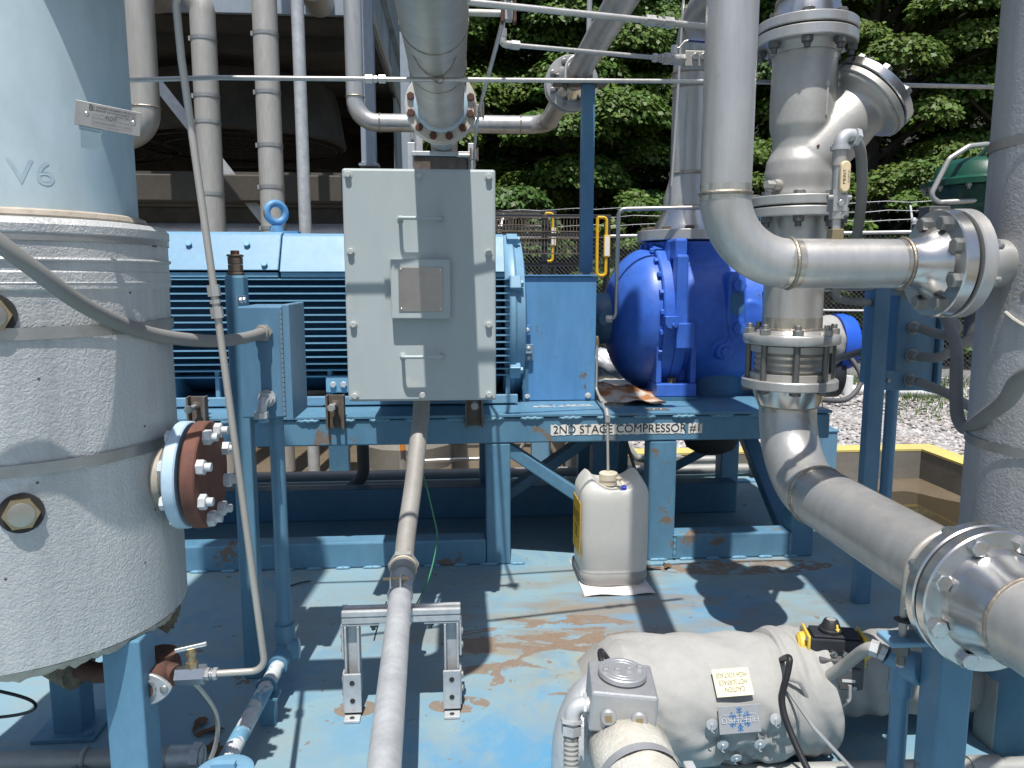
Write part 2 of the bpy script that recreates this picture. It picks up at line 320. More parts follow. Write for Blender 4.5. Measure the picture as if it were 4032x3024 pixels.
def deck_material():
    m = bpy.data.materials.new('deck_paint'); m.use_nodes = True; N = m.node_tree.nodes; L = m.node_tree.links; b = N['Principled BSDF']
    tc = N.new('ShaderNodeTexCoord')
    def noise(sc, det=6, rg=.6, dist=0, off=(0, 0, 0), scl=(1, 1, 1)):
        mp = N.new('ShaderNodeMapping'); mp.inputs['Location'].default_value = off; mp.inputs['Scale'].default_value = scl; L.new(tc.outputs['Object'], mp.inputs[0])
        n = N.new('ShaderNodeTexNoise'); n.inputs['Scale'].default_value = sc; n.inputs['Detail'].default_value = det; n.inputs['Roughness'].default_value = rg; n.inputs['Distortion'].default_value = dist
        L.new(mp.outputs[0], n.inputs['Vector']); return n.outputs['Fac']
    def ramp(x, lo, hi, a=0, c=1):
        r = N.new('ShaderNodeMapRange'); r.inputs[1].default_value = lo; r.inputs[2].default_value = hi; r.inputs[3].default_value = a; r.inputs[4].default_value = c; L.new(x, r.inputs[0]); return r.outputs[0]
    def mix(f, a, c):
        q = N.new('ShaderNodeMix'); q.data_type = 'RGBA'
        if isinstance(f, float): q.inputs[0].default_value = f
        else: L.new(f, q.inputs[0])
        for i, v in ((6, a), (7, c)):
            if isinstance(v, tuple): q.inputs[i].default_value = (*v, 1)
            else: L.new(v, q.inputs[i])
        return q.outputs[2]
    def op(o, a, c):
        q = N.new('ShaderNodeMath'); q.operation = o; q.use_clamp = True
        for i, v in ((0, a), (1, c)):
            if isinstance(v, (int, float)): q.inputs[i].default_value = v
            else: L.new(v, q.inputs[i])
        return q.outputs[0]
    def spot(x, y, rx, ry):
        s = N.new('ShaderNodeSeparateXYZ'); L.new(tc.outputs['Object'], s.inputs[0])
        def half(v, c, r):
            q = N.new('ShaderNodeMath'); q.operation = 'SUBTRACT'; L.new(v, q.inputs[0]); q.inputs[1].default_value = c
            d = N.new('ShaderNodeMath'); d.operation = 'DIVIDE'; L.new(q.outputs[0], d.inputs[0]); d.inputs[1].default_value = r
            p = N.new('ShaderNodeMath'); p.operation = 'MULTIPLY'; L.new(d.outputs[0], p.inputs[0]); L.new(d.outputs[0], p.inputs[1]); return p.outputs[0]
        q = N.new('ShaderNodeMath'); q.operation = 'ADD'; L.new(half(s.outputs[0], x, rx), q.inputs[0]); L.new(half(s.outputs[1], y, ry), q.inputs[1])
        return ramp(q.outputs[0], 0, 1, 1, 0)
    pale = (.215, .335, .39); sat = (.075, .265, .46); tan = (.30, .315, .26)
    c = mix(ramp(noise(2.6, 8, .68, .5), .52, .60), pale, (.16, .30, .40))
    # fresher, more saturated paint towards the camera side and right of the strut stand
    fresh = op('MULTIPLY', ramp(noise(4.5, 8, .7, .6, (3, 1, 0)), .36, .52), op('MAXIMUM', spot(.25, 1.75, .75, .42), spot(.72, 2.62, .5, .3)))
    c = mix(op('MULTIPLY', fresh, .85), c, sat)
    c = mix(op('MULTIPLY', ramp(noise(3.2, 8, .7, .4, (7, 2, 0)), .50, .60), op('MAXIMUM', spot(.25, 2.35, .75, .55), .35)), c, tan)
    # thin brown film under the compressor frame edge and around the rust
    film = op('MULTIPLY', ramp(noise(5, 6, .65, .3, (1, 5, 0), (.5, 1.6, 1)), .42, .6), spot(.55, 2.6, 1.25, .55))
    c = mix(op('MULTIPLY', film, .9), c, (.25, .20, .145))
    rust_big = op('MULTIPLY', ramp(noise(5.5, 10, .66, .7, (.35, .2, 0), (.75, 1.5, 1)), .525, .54), op('GREATER_THAN', op('ADD', spot(.33, 2.33, .48, .33), op('MULTIPLY', noise(9, 6), .25)), .42))
    small = ramp(noise(26, 5, .6, .3), .675, .69)
    small2 = ramp(noise(11, 7, .65, .3, (4, 4, 0)), .665, .675)
    rm = op('MAXIMUM', op('MAXIMUM', rust_big, small), small2)
    feet = op('MAXIMUM', op('MAXIMUM', spot(-.29, 2.04, .07, .05), spot(.0, 2.04, .10, .05)), op('MULTIPLY', spot(1.2, 3.0, .45, .10), .8))
    rm = op('MAXIMUM', rm, op('MULTIPLY', ramp(noise(18, 7, .65, .2, (2, 9, 0)), .45, .47), op('GREATER_THAN', feet, .25)))
    rustc = mix(noise(40, 7, .65), (.27, .205, .15), (.155, .112, .08))
    c = mix(rm, c, rustc)
    grime = ramp(noise(1.3, 7, .7, .3, (9, 9, 0)), .42, .72, 0, .42)
    c = mix(grime, c, (.20, .25, .26))
    L.new(c, b.inputs['Base Color']); L.new(ramp(rm, 0, 1, .5, .9), b.inputs['Roughness']); b.inputs['Specular IOR Level'].default_value = .35
    bn = N.new('ShaderNodeBump'); bn.inputs['Strength'].default_value = .35; bn.inputs['Distance'].default_value = .003
    h = op('SUBTRACT', op('MULTIPLY', noise(30, 6), .3), op('MULTIPLY', rm, -.4)); L.new(h, bn.inputs['Height']); L.new(bn.outputs[0], b.inputs['Normal'])
    MAT['deck_paint'] = m
deck_material()

# ---------------------------------------------------------------- lettering (made first, centred)
def text_mesh(s, size, width=None, space=1.0, lines=1.0):
    cu = bpy.data.curves.new('lettering', 'FONT'); cu.body = s; cu.size = size; cu.align_x = 'CENTER'; cu.align_y = 'CENTER'; cu.space_character = space; cu.space_line = lines
    o = bpy.data.objects.new('lettering', cu); COL.objects.link(o); dg = bpy.context.evaluated_depsgraph_get()
    me = bpy.data.meshes.new_from_object(o.evaluated_get(dg)); bpy.data.objects.remove(o); bpy.data.curves.remove(cu)
    A = np.array([v.co for v in me.vertices]); ctr = (A.min(0) + A.max(0))/2; wd = np.ptp(A[:, 0]); k = (width/wd) if width else 1
    for v in me.vertices: v.co = ((v.co.x - ctr[0])*k, (v.co.y - ctr[1]), 0)
    return me
TXT = {'stage': text_mesh('2ND STAGE COMPRESSOR #1', .052, .625), 'v6': text_mesh('V6', .062, .075), 'merit': text_mesh('MERIT', .018, .038), 'merit2': text_mesh('V210FP-04', .008, .034),
       'caution': text_mesh('CAUTION!\nHOT SURFACE\nHIGH VOLTAGE', .021, .088), 'freeze': text_mesh('FREEZEPRO', .0195, .094), 'freeze2': text_mesh('Heat Trace Systems', .007, .074),
       'waste': text_mesh('WASTE\nOIL', .062, .15), 'flow': text_mesh('FLOW', .011, .021), 'np1': text_mesh('A BURGESS MANNING PRODUCT', .0062, .084),
       'np2': text_mesh('SUBSIDIARY OF NITRAM ENERGY, INC.', .005, .084), 'np3': text_mesh('BUFFALO, NEW YORK', .0045, .042), 'np4': text_mesh('CATALOG NUMBER            SERIAL', .0032, .07), 'np5': text_mesh('PART NUMBER', .0032, .022), 'npB': text_mesh('B', .016),
       'faint': text_mesh('2ND STAGE  COMPRESSOR #1', .03, .24)}
def letter(parent, key, m, mtx, name='lettering'):
    me = TXT[key].copy(); setmat(me, m); return link(name, me, parent, mtx)
FACE = Matrix(((1, 0, 0, 0), (0, 0, -1, 0), (0, 1, 0, 0), (0, 0, 0, 1)))      # text plane facing -Y

# shared fasteners: unit across-corner radius, pointing along +Z
def fast(kind):
    b = MB()
    if kind == 'head':
        b.lathe([(0, 1), (.62, 1), (.72, .86)], (0, 0, 0), (0, 0, 1), 6)
    elif kind == 'washer_head':
        b.lathe([(0, 1.35), (.12, 1.35)], (0, 0, 0), (0, 0, 1), 16); b.lathe([(.12, 1), (.85, 1), (.95, .86)], (0, 0, 0), (0, 0, 1), 6)
    elif kind == 'nut':
        b.lathe([(0, 1), (.9, 1), (1.0, .86)], (0, 0, 0), (0, 0, 1), 6); b.lathe([(1.0, .55), (1.75, .55), (1.8, .5)], (0, 0, 0), (0, 0, 1), 10)
    elif kind == 'dome':
        b.lathe([(0, 1), (.12, 1), (.3, .85), (.42, .5), (.45, .05)], (0, 0, 0), (0, 0, 1), 10)
    return mesh_of(kind, b)
FAST = {}
def bolt(parent, p, axis, r, m='bolt_steel', kind='head', name='bolt', stretch=1, roll=.3):
    k = (kind, m)
    if k not in FAST:
        FAST[k] = fast(kind); setmat(FAST[k], m)
    return link(name, FAST[k], parent, aim(p, axis, (r, r, r*stretch), roll))
def bolt_ring(parent, c, axis, Rr, n, r, m='bolt_steel', kind='head', a0=None, name='bolt', stretch=1):
    x, y, a = ortho(axis); c = Vector(c); a0 = math.pi/n if a0 is None else a0
    for i in range(n):
        t = a0 + 2*math.pi*i/n; bolt(parent, c + (x*math.cos(t) + y*math.sin(t))*Rr, axis, r, m, kind, name, stretch, random.random()*2)
def disc(c, axis, r, t, n=40, ch=.003):
    return MB().lathe([(0, r - ch), (ch, r), (t - ch, r), (t, r - ch)], c, axis, n)
def flange(parent, c, axis, r, t, m, nb=8, rb=.013, bm='bolt_steel', kind='head', both=False, a0=None, pcd=None, name='flange', stretch=1):
    f = part(name, disc(c, axis, r, t), m, parent); a = Vector(axis).normalized(); pc = pcd or r*.79
    if nb: bolt_ring(f, Vector(c) + a*t, axis, pc, nb, rb, bm, kind, a0, 'bolt' if kind != 'nut' else 'nut', stretch)
    return f
def hexfit(parent, p, q, r, m='stainless', name='compression_fitting'):
    p, q = Vector(p), Vector(q); d = q - p; b = MB()
    b.hexa(p, p + d*.34, r); b.hexa(p + d*.66, q, r); b.cyl(p + d*.34, p + d*.44, r*.6, n=12); b.hexa(p + d*.44, p + d*.56, r*.85); b.cyl(p + d*.56, p + d*.66, r*.6, n=12)
    return part(name, b, m, parent)

# ================================================================ SETTING
# gravel ground, open where the concrete containment basin lies
GX0, GX1, GY0, GY1 = -9., 3.36, -7., 5.22; BIG = 260.; GZ = -.10
b = MB()
xs = [-BIG, GX0, 1.0, GX1 + .16, BIG]; ys = [-BIG, GY0, GY1 + .16, 12.6, BIG]
for i in range(4):
    for j in range(4):
        if (i, j) in ((1, 1), (2, 1), (1, 2)): continue
        b.add([(xs[i], ys[j], GZ), (xs[i+1], ys[j], GZ), (xs[i+1], ys[j+1], GZ), (xs[i], ys[j+1], GZ)], [(0, 1, 2, 3)])
structure('ground', b, 'gravel_ground')
structure('containment_floor', MB().box(GX0, GX1, GY0, GY1, -.32, -.25).box(GX0, 1.0, GY1 + .001, 12.6, -.32, -.25), 'concrete_wet')
# puddle standing on the basin floor
pud = []
for i in range(40):
    t = 2*math.pi*i/40; r = 1 + .10*math.sin(3*t + 1) + .06*math.sin(7*t)
    pud.append((2.92 + .36*r*math.cos(t), 4.25 + .72*r*math.sin(t), -.245))
structure('puddle', MB().add(pud, [tuple(range(40))]), 'water')
# containment kerb, yellow top on rough concrete
kt = thing('containment_kerb', 'low concrete kerb with yellow painted top around the wet basin', 'kerb', (1, 5.3, -.25))
part('kerb_wall', MB().box(1.0, GX1, GY1, GY1 + .16, -.27, -.035).box(GX1, GX1 + .16, -3, GY1 + .16, -.27, -.035).box(.84, .999, GY1, 12.6, -.27, -.035), 'concrete', kt, 0, .006)
part('yellow_top', MB().add([(.84, GY1 - .002, -.031), (GX1 - .002, GY1 - .002, -.031), (GX1 + .162, GY1 + .162, -.031), (.84, GY1 + .162, -.031), (GX1 - .002, -3, -.031), (GX1 + .162, -3, -.031),
     (.84, GY1 - .002, -.046), (GX1 - .002, GY1 - .002, -.046), (GX1 - .002, -3, -.046)], [(0, 1, 2, 3), (4, 5, 2, 1), (6, 7, 1, 0), (7, 8, 4, 1)]), 'yellow_kerb', kt, 0)
# skid deck plate
structure('skid_deck', MB().box(-3.2, 2.2, -1.5, 4.55, -.012, 0), 'deck_paint')
sk = thing('skid_edge_frame', 'pale blue steel beams edging the skid deck plate', 'beam', (0, 4.6, -.25))
part('edge_beam', MB().box(2.2, 2.33, -1.5, 4.68, -.24, .012), 'lid_blue', sk, 0, .005)
part('edge_beam', MB().box(-3.2, 2.199, 4.55, 4.68, -.24, .012), 'lid_blue', sk, 0, .005)
part('inner_rail', MB().box(-3.2, 2.199, 4.30, 4.36, 0, .012), 'lid_blue', sk, 0, .003)
# hillside behind the fence
n = 26; vs = []; fs = []
for j in range(n):
    for i in range(n):
        x = -30 + 60*i/(n-1); y = 11.6 + 40*j/(n-1); h = GZ + .02 + max(0, (y - 12.2))*.42 + .35*math.sin(x*.5)*math.sin(y*.35) * min(1, (y-11.6)/4)
        vs.append((x, y, h if j else GZ - .02))
for j in range(n-1):
    for i in range(n-1): fs.append((j*n+i, j*n+i+1, (j+1)*n+i+1, (j+1)*n+i))
structure('hillside', MB().add(vs, fs), 'soil', 60)
# gravel stones
def stones(name, regions, count, m):
    rng = np.random.default_rng(3); V = []; F = []
    ico = np.array([(0, 0, 1), (.9, 0, .3), (.28, .85, .3), (-.72, .53, .3), (-.72, -.53, .3), (.28, -.85, .3), (0, 0, -.6)])
    fc = [(0, 1, 2), (0, 2, 3), (0, 3, 4), (0, 4, 5), (0, 5, 1), (6, 2, 1), (6, 3, 2), (6, 4, 3), (6, 5, 4), (6, 1, 5)]
    for (x0, x1, y0, y1), cnt in zip(regions, count):
        for _ in range(cnt):
            s = rng.uniform(.014, .034)*np.array([rng.uniform(.7, 1.3), rng.uniform(.7, 1.2), rng.uniform(.45, .8)])
            p = ico*s*(1 + rng.uniform(-.25, .25, (7, 1))); a = rng.uniform(0, 6.28); ca, sa = math.cos(a), math.sin(a)
            tx = rng.uniform(-.4, .4); p = p @ np.array([[1, 0, 0], [0, math.cos(tx), -math.sin(tx)], [0, math.sin(tx), math.cos(tx)]])
            p = p @ np.array([[ca, -sa, 0], [sa, ca, 0], [0, 0, 1]]) + np.array([rng.uniform(x0, x1), rng.uniform(y0, y1), GZ + .008])
            o = len(V); V += p.tolist(); F += [(a_+o, b_+o, c_+o) for a_, b_, c_ in fc]
    me = bpy.data.meshes.new(name); me.from_pydata(V, [], F); me.update(); setmat(me, m); o = link(name, me); o['kind'] = 'stuff'; o['label'] = 'loose grey and tan gravel beyond the kerb'; o['category'] = 'gravel'
stones('gravel', [(1.0, 3.9, 5.42, 7.2), (3.56, 5.6, 4.2, 7.2), (1.0, 6.4, 7.2, 9.4)], [7500, 6500, 7000], 'stone')

# ================================================================ TREES
def leaves(V, F, centers, radii, count, size, rng, droop=.35):
    out = np.array([(0, 0), (.40, .45), (0, 1.0), (-.40, .45)])
    for c, rad in zip(centers, radii):
        n_ = int(count*rad[0]*rad[0]*4)
        d = rng.normal(size=(n_, 3)); d /= np.linalg.norm(d, axis=1)[:, None]
        d[:, 2] = np.where(d[:, 2] < -.35, -d[:, 2]*.6, d[:, 2])
        rr = rng.uniform(.55, 1.0, n_)**.6
        P = c + d*rr[:, None]*np.array(rad)
        nrm = d*.75 + np.array([0, -.35, .70]) + rng.normal(scale=.40, size=(n_, 3)); nrm /= np.linalg.norm(nrm, axis=1)[:, None]
        tip = d*np.array([1, 1, .3]) + rng.normal(scale=.6, size=(n_, 3)) - np.array([0, 0, droop]); tip -= nrm*(tip*nrm).sum(1)[:, None]; tip /= np.linalg.norm(tip, axis=1)[:, None]+1e-9
        sd_ = np.cross(nrm, tip); s = size*rng.uniform(.65, 1.35, n_)
        fold = rng.uniform(.0, .28, n_)
        k = len(out)
        Q = P[:, None, :] + s[:, None, None]*(out[None, :, :1]*sd_[:, None, :] + out[None, :, 1:]*tip[:, None, :] - np.abs(out[None, :, :1])*fold[:, None, None]*nrm[:, None, :])
        V.append(Q.reshape(-1, 3)); F.append(n_)
def leaf_mesh(name, V, k=4):
    V = np.concatenate(V).astype(np.float32); n_ = len(V)//k
    me = bpy.data.meshes.new(name); me.vertices.add(len(V)); me.vertices.foreach_set('co', V.ravel())
    me.loops.add(len(V)); me.loops.foreach_set('vertex_index', np.arange(len(V), dtype=np.int32))
    me.polygons.add(n_); me.polygons.foreach_set('loop_start', np.arange(0, len(V), k, dtype=np.int32)); me.polygons.foreach_set('loop_total', np.full(n_, k, dtype=np.int32))
    me.update(); me.validate(); return me
def tree(name, label, x, y, z0, h, rad, m, seed, size=.15, nclump=34, density=240, group='trees on the wooded bank', low=.05, lean=0):
    rng = np.random.default_rng(seed); t = thing(name, label, 'tree' if 'bush' not in name else 'bush', (x, y, z0), group)
    tr = MB(); top = Vector((x + lean, y, z0 + h*.93)); base = Vector((x, y, z0 - .2)); r0 = .045*h**.8 if 'bush' not in name else .03
    tr.tube(smooth_path([base, base.lerp(top, .35) + Vector((rng.uniform(-.15, .15), 0, 0)), base.lerp(top, .7) + Vector((rng.uniform(-.2, .2), 0, 0)), top], 4), lambda q: r0*(1 - .85*q) + .01, 9)
    C = []; RA = []
    for i in range(nclump):
        f = low + (1 - low)*((i + .5)/nclump); prof = (math.sin(math.pi*min(1, .16 + .84*f)**1.1))**.55*(1.05 - .25*f); a = i*2.399 + rng.uniform(-.5, .5)
        rr = rad*prof*rng.uniform(.55, 1.05); ctr = base.lerp(top, f) + Vector((math.cos(a)*rr, math.sin(a)*rr, rng.uniform(-.2, .2)))
        s = rad*rng.uniform(.22, .38); C.append(np.array(ctr)); RA.append((s*rng.uniform(.9, 1.4), s*rng.uniform(.9, 1.3), s*rng.uniform(.5, .8)))
        att = base.lerp(top, max(.08, f - .10)); mid = att.lerp(Vector(ctr), .55) + Vector((0, 0, .15))
        tr.tube([att, mid, Vector(ctr) + Vector((0, 0, -.05))], lambda q: r0*.32*(1 - .8*q) + .006, 5)
    part('trunk', tr, 'bark', t, 60)
    V = []; F = []; leaves(V, F, C, RA, density, size, rng)
    me = leaf_mesh('crown', V); setmat(me, m); o = link('crown', me, t); return t
TREES = [  # x, y, z0, h, radius, leaf, clumps
 (-7.5, 15.0, .9, 9.5, 2.3, 'leaf_b', 30, 'broad dark tree seen through the gaps left of the cooler'),
 (-3.6, 16.0, 1.2, 10, 2.4, 'leaf_b', 30, 'tall tree standing behind the rear of the cooler'),
 (-.4, 14.2, .9, 9.8, 2.0, 'leaf_c', 46, 'bright tree beside the right end of the cooler'),
 (2.3, 14.4, .9, 9.5, 2.1, 'leaf_a', 48, 'large leafy tree behind the overhead flanged pipe'),
 (5.0, 15.2, 1.2, 10, 2.3, 'leaf_b', 44, 'dark shaded tree right of the blue pipe post'),
 (7.6, 13.8, .8, 9.6, 2.1, 'leaf_c', 48, 'sunlit tree behind the strainer'),
 (10.4, 14.0, .8, 9.8, 2.2, 'leaf_a', 48, 'full leafy tree left of the right insulated vessel'),
 (13.2, 13.6, .6, 9.2, 2.1, 'leaf_b', 30, 'tree half hidden behind the right insulated vessel'),
 (3.8, 18.5, 2.4, 11, 2.6, 'leaf_b', 32, 'dark tree deep in the wood right of the blue post'),
 (8.9, 18.5, 2.4, 11, 2.7, 'leaf_b', 32, 'dark tree deep in the wood behind the strainer'),
 (.6, 18.8, 2.5, 11, 2.6, 'leaf_b', 30, 'dark tree deep in the wood behind the overhead pipe'),
 (13, 18.0, 2.4, 11, 2.6, 'leaf_b', 26, 'dark tree deep in the wood at far right')]
for i, (x, y, z0, h, rad, m, nc, lab) in enumerate(TREES):
    tree('broadleaf_tree', lab, x, y, z0 - .3, h*.84, rad, m, 20 + i, .086 if y < 17 else .2, int(nc*1.2), 900 if y < 17 and -2 < x < 12 else 190)
BUSH = [(.9, 12.2, .1, 2.6, .9, 'leaf_b', 'dark bush behind the black railing'), (2.9, 12.0, .1, 2.5, .8, 'leaf_a', 'leafy bush behind the fence left of the compressor'),
 (4.0, 11.3, 0, 3.4, .8, 'leaf_c', 'pale green bush growing over the fence beside the suction pipe'), (5.6, 11.4, 0, 2.8, .9, 'leaf_c', 'yellow green bush behind the fence under the strainer'),
 (7.4, 11.2, 0, 3.2, 1.0, 'leaf_a', 'bush behind the fence beside the green actuator'), (9.2, 10.8, 0, 3.0, 1.0, 'leaf_b', 'bush behind the fence near the right vessel'), (-1.3, 12.4, .1, 2.4, 1.0, 'leaf_b', 'bush behind the fence end beside the cooler')]
for i, (x, y, z0, h, rad, m, lab) in enumerate(BUSH):
    tree('leafy_bush', lab, x, y, z0, h, rad, m, 60 + i, .082, 24, 700, 'bushes along the back of the fence', .02)

# ================================================================ CHAIN LINK FENCE
FA, FB = Vector((-4.2, 12.2, GZ)), Vector((10.2, 7.2, GZ)); FD = (FB - FA); FL = FD.length; fd = FD.normalized(); fn = Vector((-fd.y, fd.x, 0)); FH = 1.83
ft = thing('chain_link_fence', 'galvanised chain link fence with barbed wire in front of the trees', 'fence', FA)
def fp(s, z, off=0): p = FA + fd*s + fn*off; return Vector((p.x, p.y, GZ + z))
np_ = 6
for i in range(np_ + 1):
    s = FL*i/np_ ; po = part('post', MB().cyl(fp(s, 0), fp(s, FH + .12), .03, n=12).lathe([(0, .034), (.02, .034), (.045, .02)], fp(s, FH + .12), (0, 0, 1), 12), 'galvanised', ft)
    part('barb_arm', MB().box(-.012, .012, -.004, .004, 0, .38, Matrix.Translation(fp(s, FH + .03)) @ Matrix.Rotation(-R(38), 4, fd)), 'galvanised', po)
part('top_rail', MB().cyl(fp(0, FH), fp(FL, FH), .021, n=10), 'galvanised', ft)
part('bottom_rail', MB().cyl(fp(0, .9), fp(FL, .9), .014, n=8), 'galvanised', ft)
for k in range(3):
    o = .10*(k + 1); wz = FH + .03 + .115*(k + 1); bw = MB(); pts = [fp(FL*j/60, wz + .012*math.sin(j*2.1 + k), o*.78) for j in range(61)]; bw.tube(pts, .0035, 4)
    for j in range(150):
        p = fp(FL*(j + .5)/150, wz, o*.78); bw.tube([p + Vector((0, 0, -.022)), p + fd*.01 + Vector((0, 0, .022))], .003, 3)
    part('barbed_wire', bw, 'chainlink', ft, 0)
# woven mesh: zigzag wires
V = []; F = []; pitch = .028; cnt = int((FL - 4.6)/pitch); nz = int(FH/pitch); rw = .0017
for i in range(cnt):
    s0 = 4.6 + i*pitch; ring_prev = None; base_i = len(V)
    for k in range(nz + 1):
        s = s0 + (pitch if (k + i) % 2 else 0); p = fp(s, .02 + k*pitch*.985, .004*(1 if (k + i) % 2 else -1))
        for a in range(3):
            t = 2.094*a; V.append(tuple(p + fd*rw*math.cos(t) + fn*rw*math.sin(t)))
        if k:
            q = base_i + (k - 1)*3
            for a in range(3): F.append((q + a, q + (a+1) % 3, q + 3 + (a+1) % 3, q + 3 + a))
wm = MB(); wm.v = V; wm.f = F
part('wire_mesh', wm, 'chainlink', ft, 0, kind='stuff')

# grass along the foot of the fence
rng = np.random.default_rng(5); V = []; F = []
for i in range(5200):
    s = rng.uniform(3, FL); p = fp(s, 0, rng.normal(0, .22) - .05); h = rng.uniform(.05, .17); a = rng.uniform(0, 6.28); d = Vector((math.cos(a), math.sin(a), 0)); o = len(V)
    V += [tuple(p - d*.006), tuple(p + d*.006), tuple(p + Vector((rng.normal(0, .04), rng.normal(0, .04), h)))]; F.append((o, o+1, o+2))
for cx, cy, n_ in ((5.0, 7.9, 500), (4.6, 6.9, 160), (2.8, 7.4, 80)):
    for i in range(n_):
        p = Vector((cx + rng.normal(0, .25), cy + rng.normal(0, .3), GZ)); a = rng.uniform(0, 6.28); d = Vector((math.cos(a), math.sin(a), 0)); o = len(V)
        V += [tuple(p - d*.006), tuple(p + d*.006), tuple(p + Vector((rng.normal(0, .04), rng.normal(0, .04), rng.uniform(.05, .14))))]; F.append((o, o+1, o+2))
g = MB(); g.v = V; g.f = F; me = mesh_of('grass', g, 0); setmat(me, 'grass'); o = link('grass', me); o['kind'] = 'stuff'; o['label'] = 'tufts of grass at the foot of the chain link fence'; o['category'] = 'grass'

# ================================================================ BLACK RAILING WITH YELLOW GATES
def railing(label, y, x0, x1, zt, group=None):
    t = thing('access_railing', label, 'railing', ((x0+x1)/2, y, GZ), group)
    for x in (x0, (x0*.55 + x1*.45), x1): part('post', MB().box(x - .025, x + .025, y - .02, y + .03, GZ, zt), 'black_paint', t, 0, .003)
    for z in (zt, zt - .16, zt - .42): part('rail', MB().box(x0 - .02, x1 + .02, y - .018, y + .018, z - .022, z + .008), 'black_paint', t, 0, .003)
    wb = MB(); nn = int((x1 - .18 - x0)/.028)
    for i in range(nn): x = x0 + .03 + i*.028; wb.box(x - .003, x + .003, y - .045, y - .039, zt - .33, zt - .02)
    for z in (zt - .02, zt - .14, zt - .2, zt - .33): wb.box(x0, x1 - .16, y - .052, y - .046, z - .005, z + .005)
    part('wire_infill', wb, 'rust_steel', t, 0)
    g = part('safety_gate', MB().tube([(x1 - .10, y - .06, zt - .02), (x1 - .02, y - .06, zt - .02), (x1 - .02, y - .06, zt - .52), (x1 - .10, y - .06, zt - .52), (x1 - .10, y - .06, zt - .02)], .014, 8, .03, 4), 'yellow_paint', t, label='yellow self closing gate frame')
    part('gate_plate', MB().box(x1 - .045, x1 + .012, y - .082, y - .071, zt - .36, zt - .17), 'yellow_paint', g, 0, .004)
    part('warning_sticker', MB().box(x1 - .036, x1 + .003, y - .085, y - .083, zt - .35, zt - .18), 'white_plastic', g, 0)
    return t
railing('black wire railing with yellow gate just left of the blue compressor', 6.8, .33, 1.34, 1.735, 'black access railings')
railing('black wire railing with yellow gate farther back behind the first one', 8.3, .2, 1.06, 1.89, 'black access railings')

# ================================================================ COOLER BEHIND THE MOTOR
ct = thing('air_cooler', 'big galvanised air cooler on steel columns behind the motor', 'cooler', (-3, 8.8, -.25))
CX0, CX1, CY0, CY1, CZ = -5.4, -.62, 6.25, 12.0, 3.17
part('front_panel', MB().box(CX0, CX1, CY0, CY0 + .04, CZ, 5.4), 'galv_blue', ct, 0, .004)
for k in range(6):
    y0 = CY0 + .042 + k*(CY1 - CY0)/6; part('side_panel', MB().box(CX1 - .04, CX1, y0, y0 + (CY1 - CY0)/6 - .012, CZ - .02, 5.4), 'galv_blue', ct, 0, .004)
for k in range(3):
    part('lower_side_panel', MB().box(CX1 - .02, CX1 + .01, 8.6 + k*1.13, 9.71 + k*1.13, 2.2, CZ - .07), 'galv_blue', ct, 0, .004)
part('side_rail', MB().box(CX1, CX1 + .05, CY0, CY1, CZ + .42, CZ + .5), 'galv_blue', ct, 0, .003)
part('side_rail', MB().box(CX1, CX1 + .03, CY0, CY1, CZ - .06, CZ + .03), 'galv_dull', ct, 0, .003)
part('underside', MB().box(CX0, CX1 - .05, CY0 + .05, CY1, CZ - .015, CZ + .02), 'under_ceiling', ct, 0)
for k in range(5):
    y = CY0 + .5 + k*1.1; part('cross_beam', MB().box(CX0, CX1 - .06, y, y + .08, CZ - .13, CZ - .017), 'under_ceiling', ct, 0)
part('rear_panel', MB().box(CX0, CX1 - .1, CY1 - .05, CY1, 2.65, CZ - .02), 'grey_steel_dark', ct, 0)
part('left_panel', MB().box(CX0 - .05, CX0, CY0, CY1, 1.9, 5.4), 'grey_steel_dark', ct, 0)
for fx, fy in ((-2.15, 8.2), (-3.9, 8.4), (-2.3, 10.7)):
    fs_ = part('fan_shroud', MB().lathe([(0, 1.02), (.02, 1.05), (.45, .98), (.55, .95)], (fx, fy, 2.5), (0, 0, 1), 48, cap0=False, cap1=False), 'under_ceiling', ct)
    gm = MB()
    for r_ in (.2, .45, .7, .95): gm.torus((fx, fy, 2.48), (0, 0, 1), r_, .006, 40, 4)
    for a in range(24): gm.tube([(fx + .1*math.cos(a*.2618), fy + .1*math.sin(a*.2618), 2.485), (fx + 1.03*math.cos(a*.2618), fy + 1.03*math.sin(a*.2618), 2.485)], .004, 3)
    part('fan_guard', gm, 'mesh_dark', fs_, 0)
    for a in range(5):
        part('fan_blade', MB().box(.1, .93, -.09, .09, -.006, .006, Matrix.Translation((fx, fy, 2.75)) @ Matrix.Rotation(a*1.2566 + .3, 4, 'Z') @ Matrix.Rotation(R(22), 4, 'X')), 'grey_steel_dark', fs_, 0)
for x, y, w_ in ((-.66, 6.28, .055), (-.47, 8.0, .045), (-5.2, 6.3, .06), (-.52, 10.4, .05)):
    cb = MB().box(x - w_, x + w_, y - .055, y - .043, 2.08, CZ + .4).box(x - w_, x + w_, y + .043, y + .055, 2.08, CZ + .4).box(x - .006, x + .006, y - .043, y + .043, 2.08, CZ + .4).box(x - w_ - .02, x + w_ + .02, y - .07, y + .07, 2.06, 2.078)
    col_ = part('column', cb, 'galv_blue', ct, 0)
    for sx in (-1, 1): bolt(col_, (x + sx*w_*.8, y - .06, 2.078), (0, 0, 1), .014, 'galvanised')
part('angle_post', MB().box(-.335, -.28, 7.2, 7.21, -.25, 2.62).box(-.335, -.325, 7.21, 7.26, -.25, 2.62), 'galvanised', ct, 0)
part('angle_post', MB().box(.02, .07, 9.4, 9.41, -.1, 2.3).box(.02, .03, 9.41, 9.46, -.1, 2.3), 'flange_white', ct, 0)
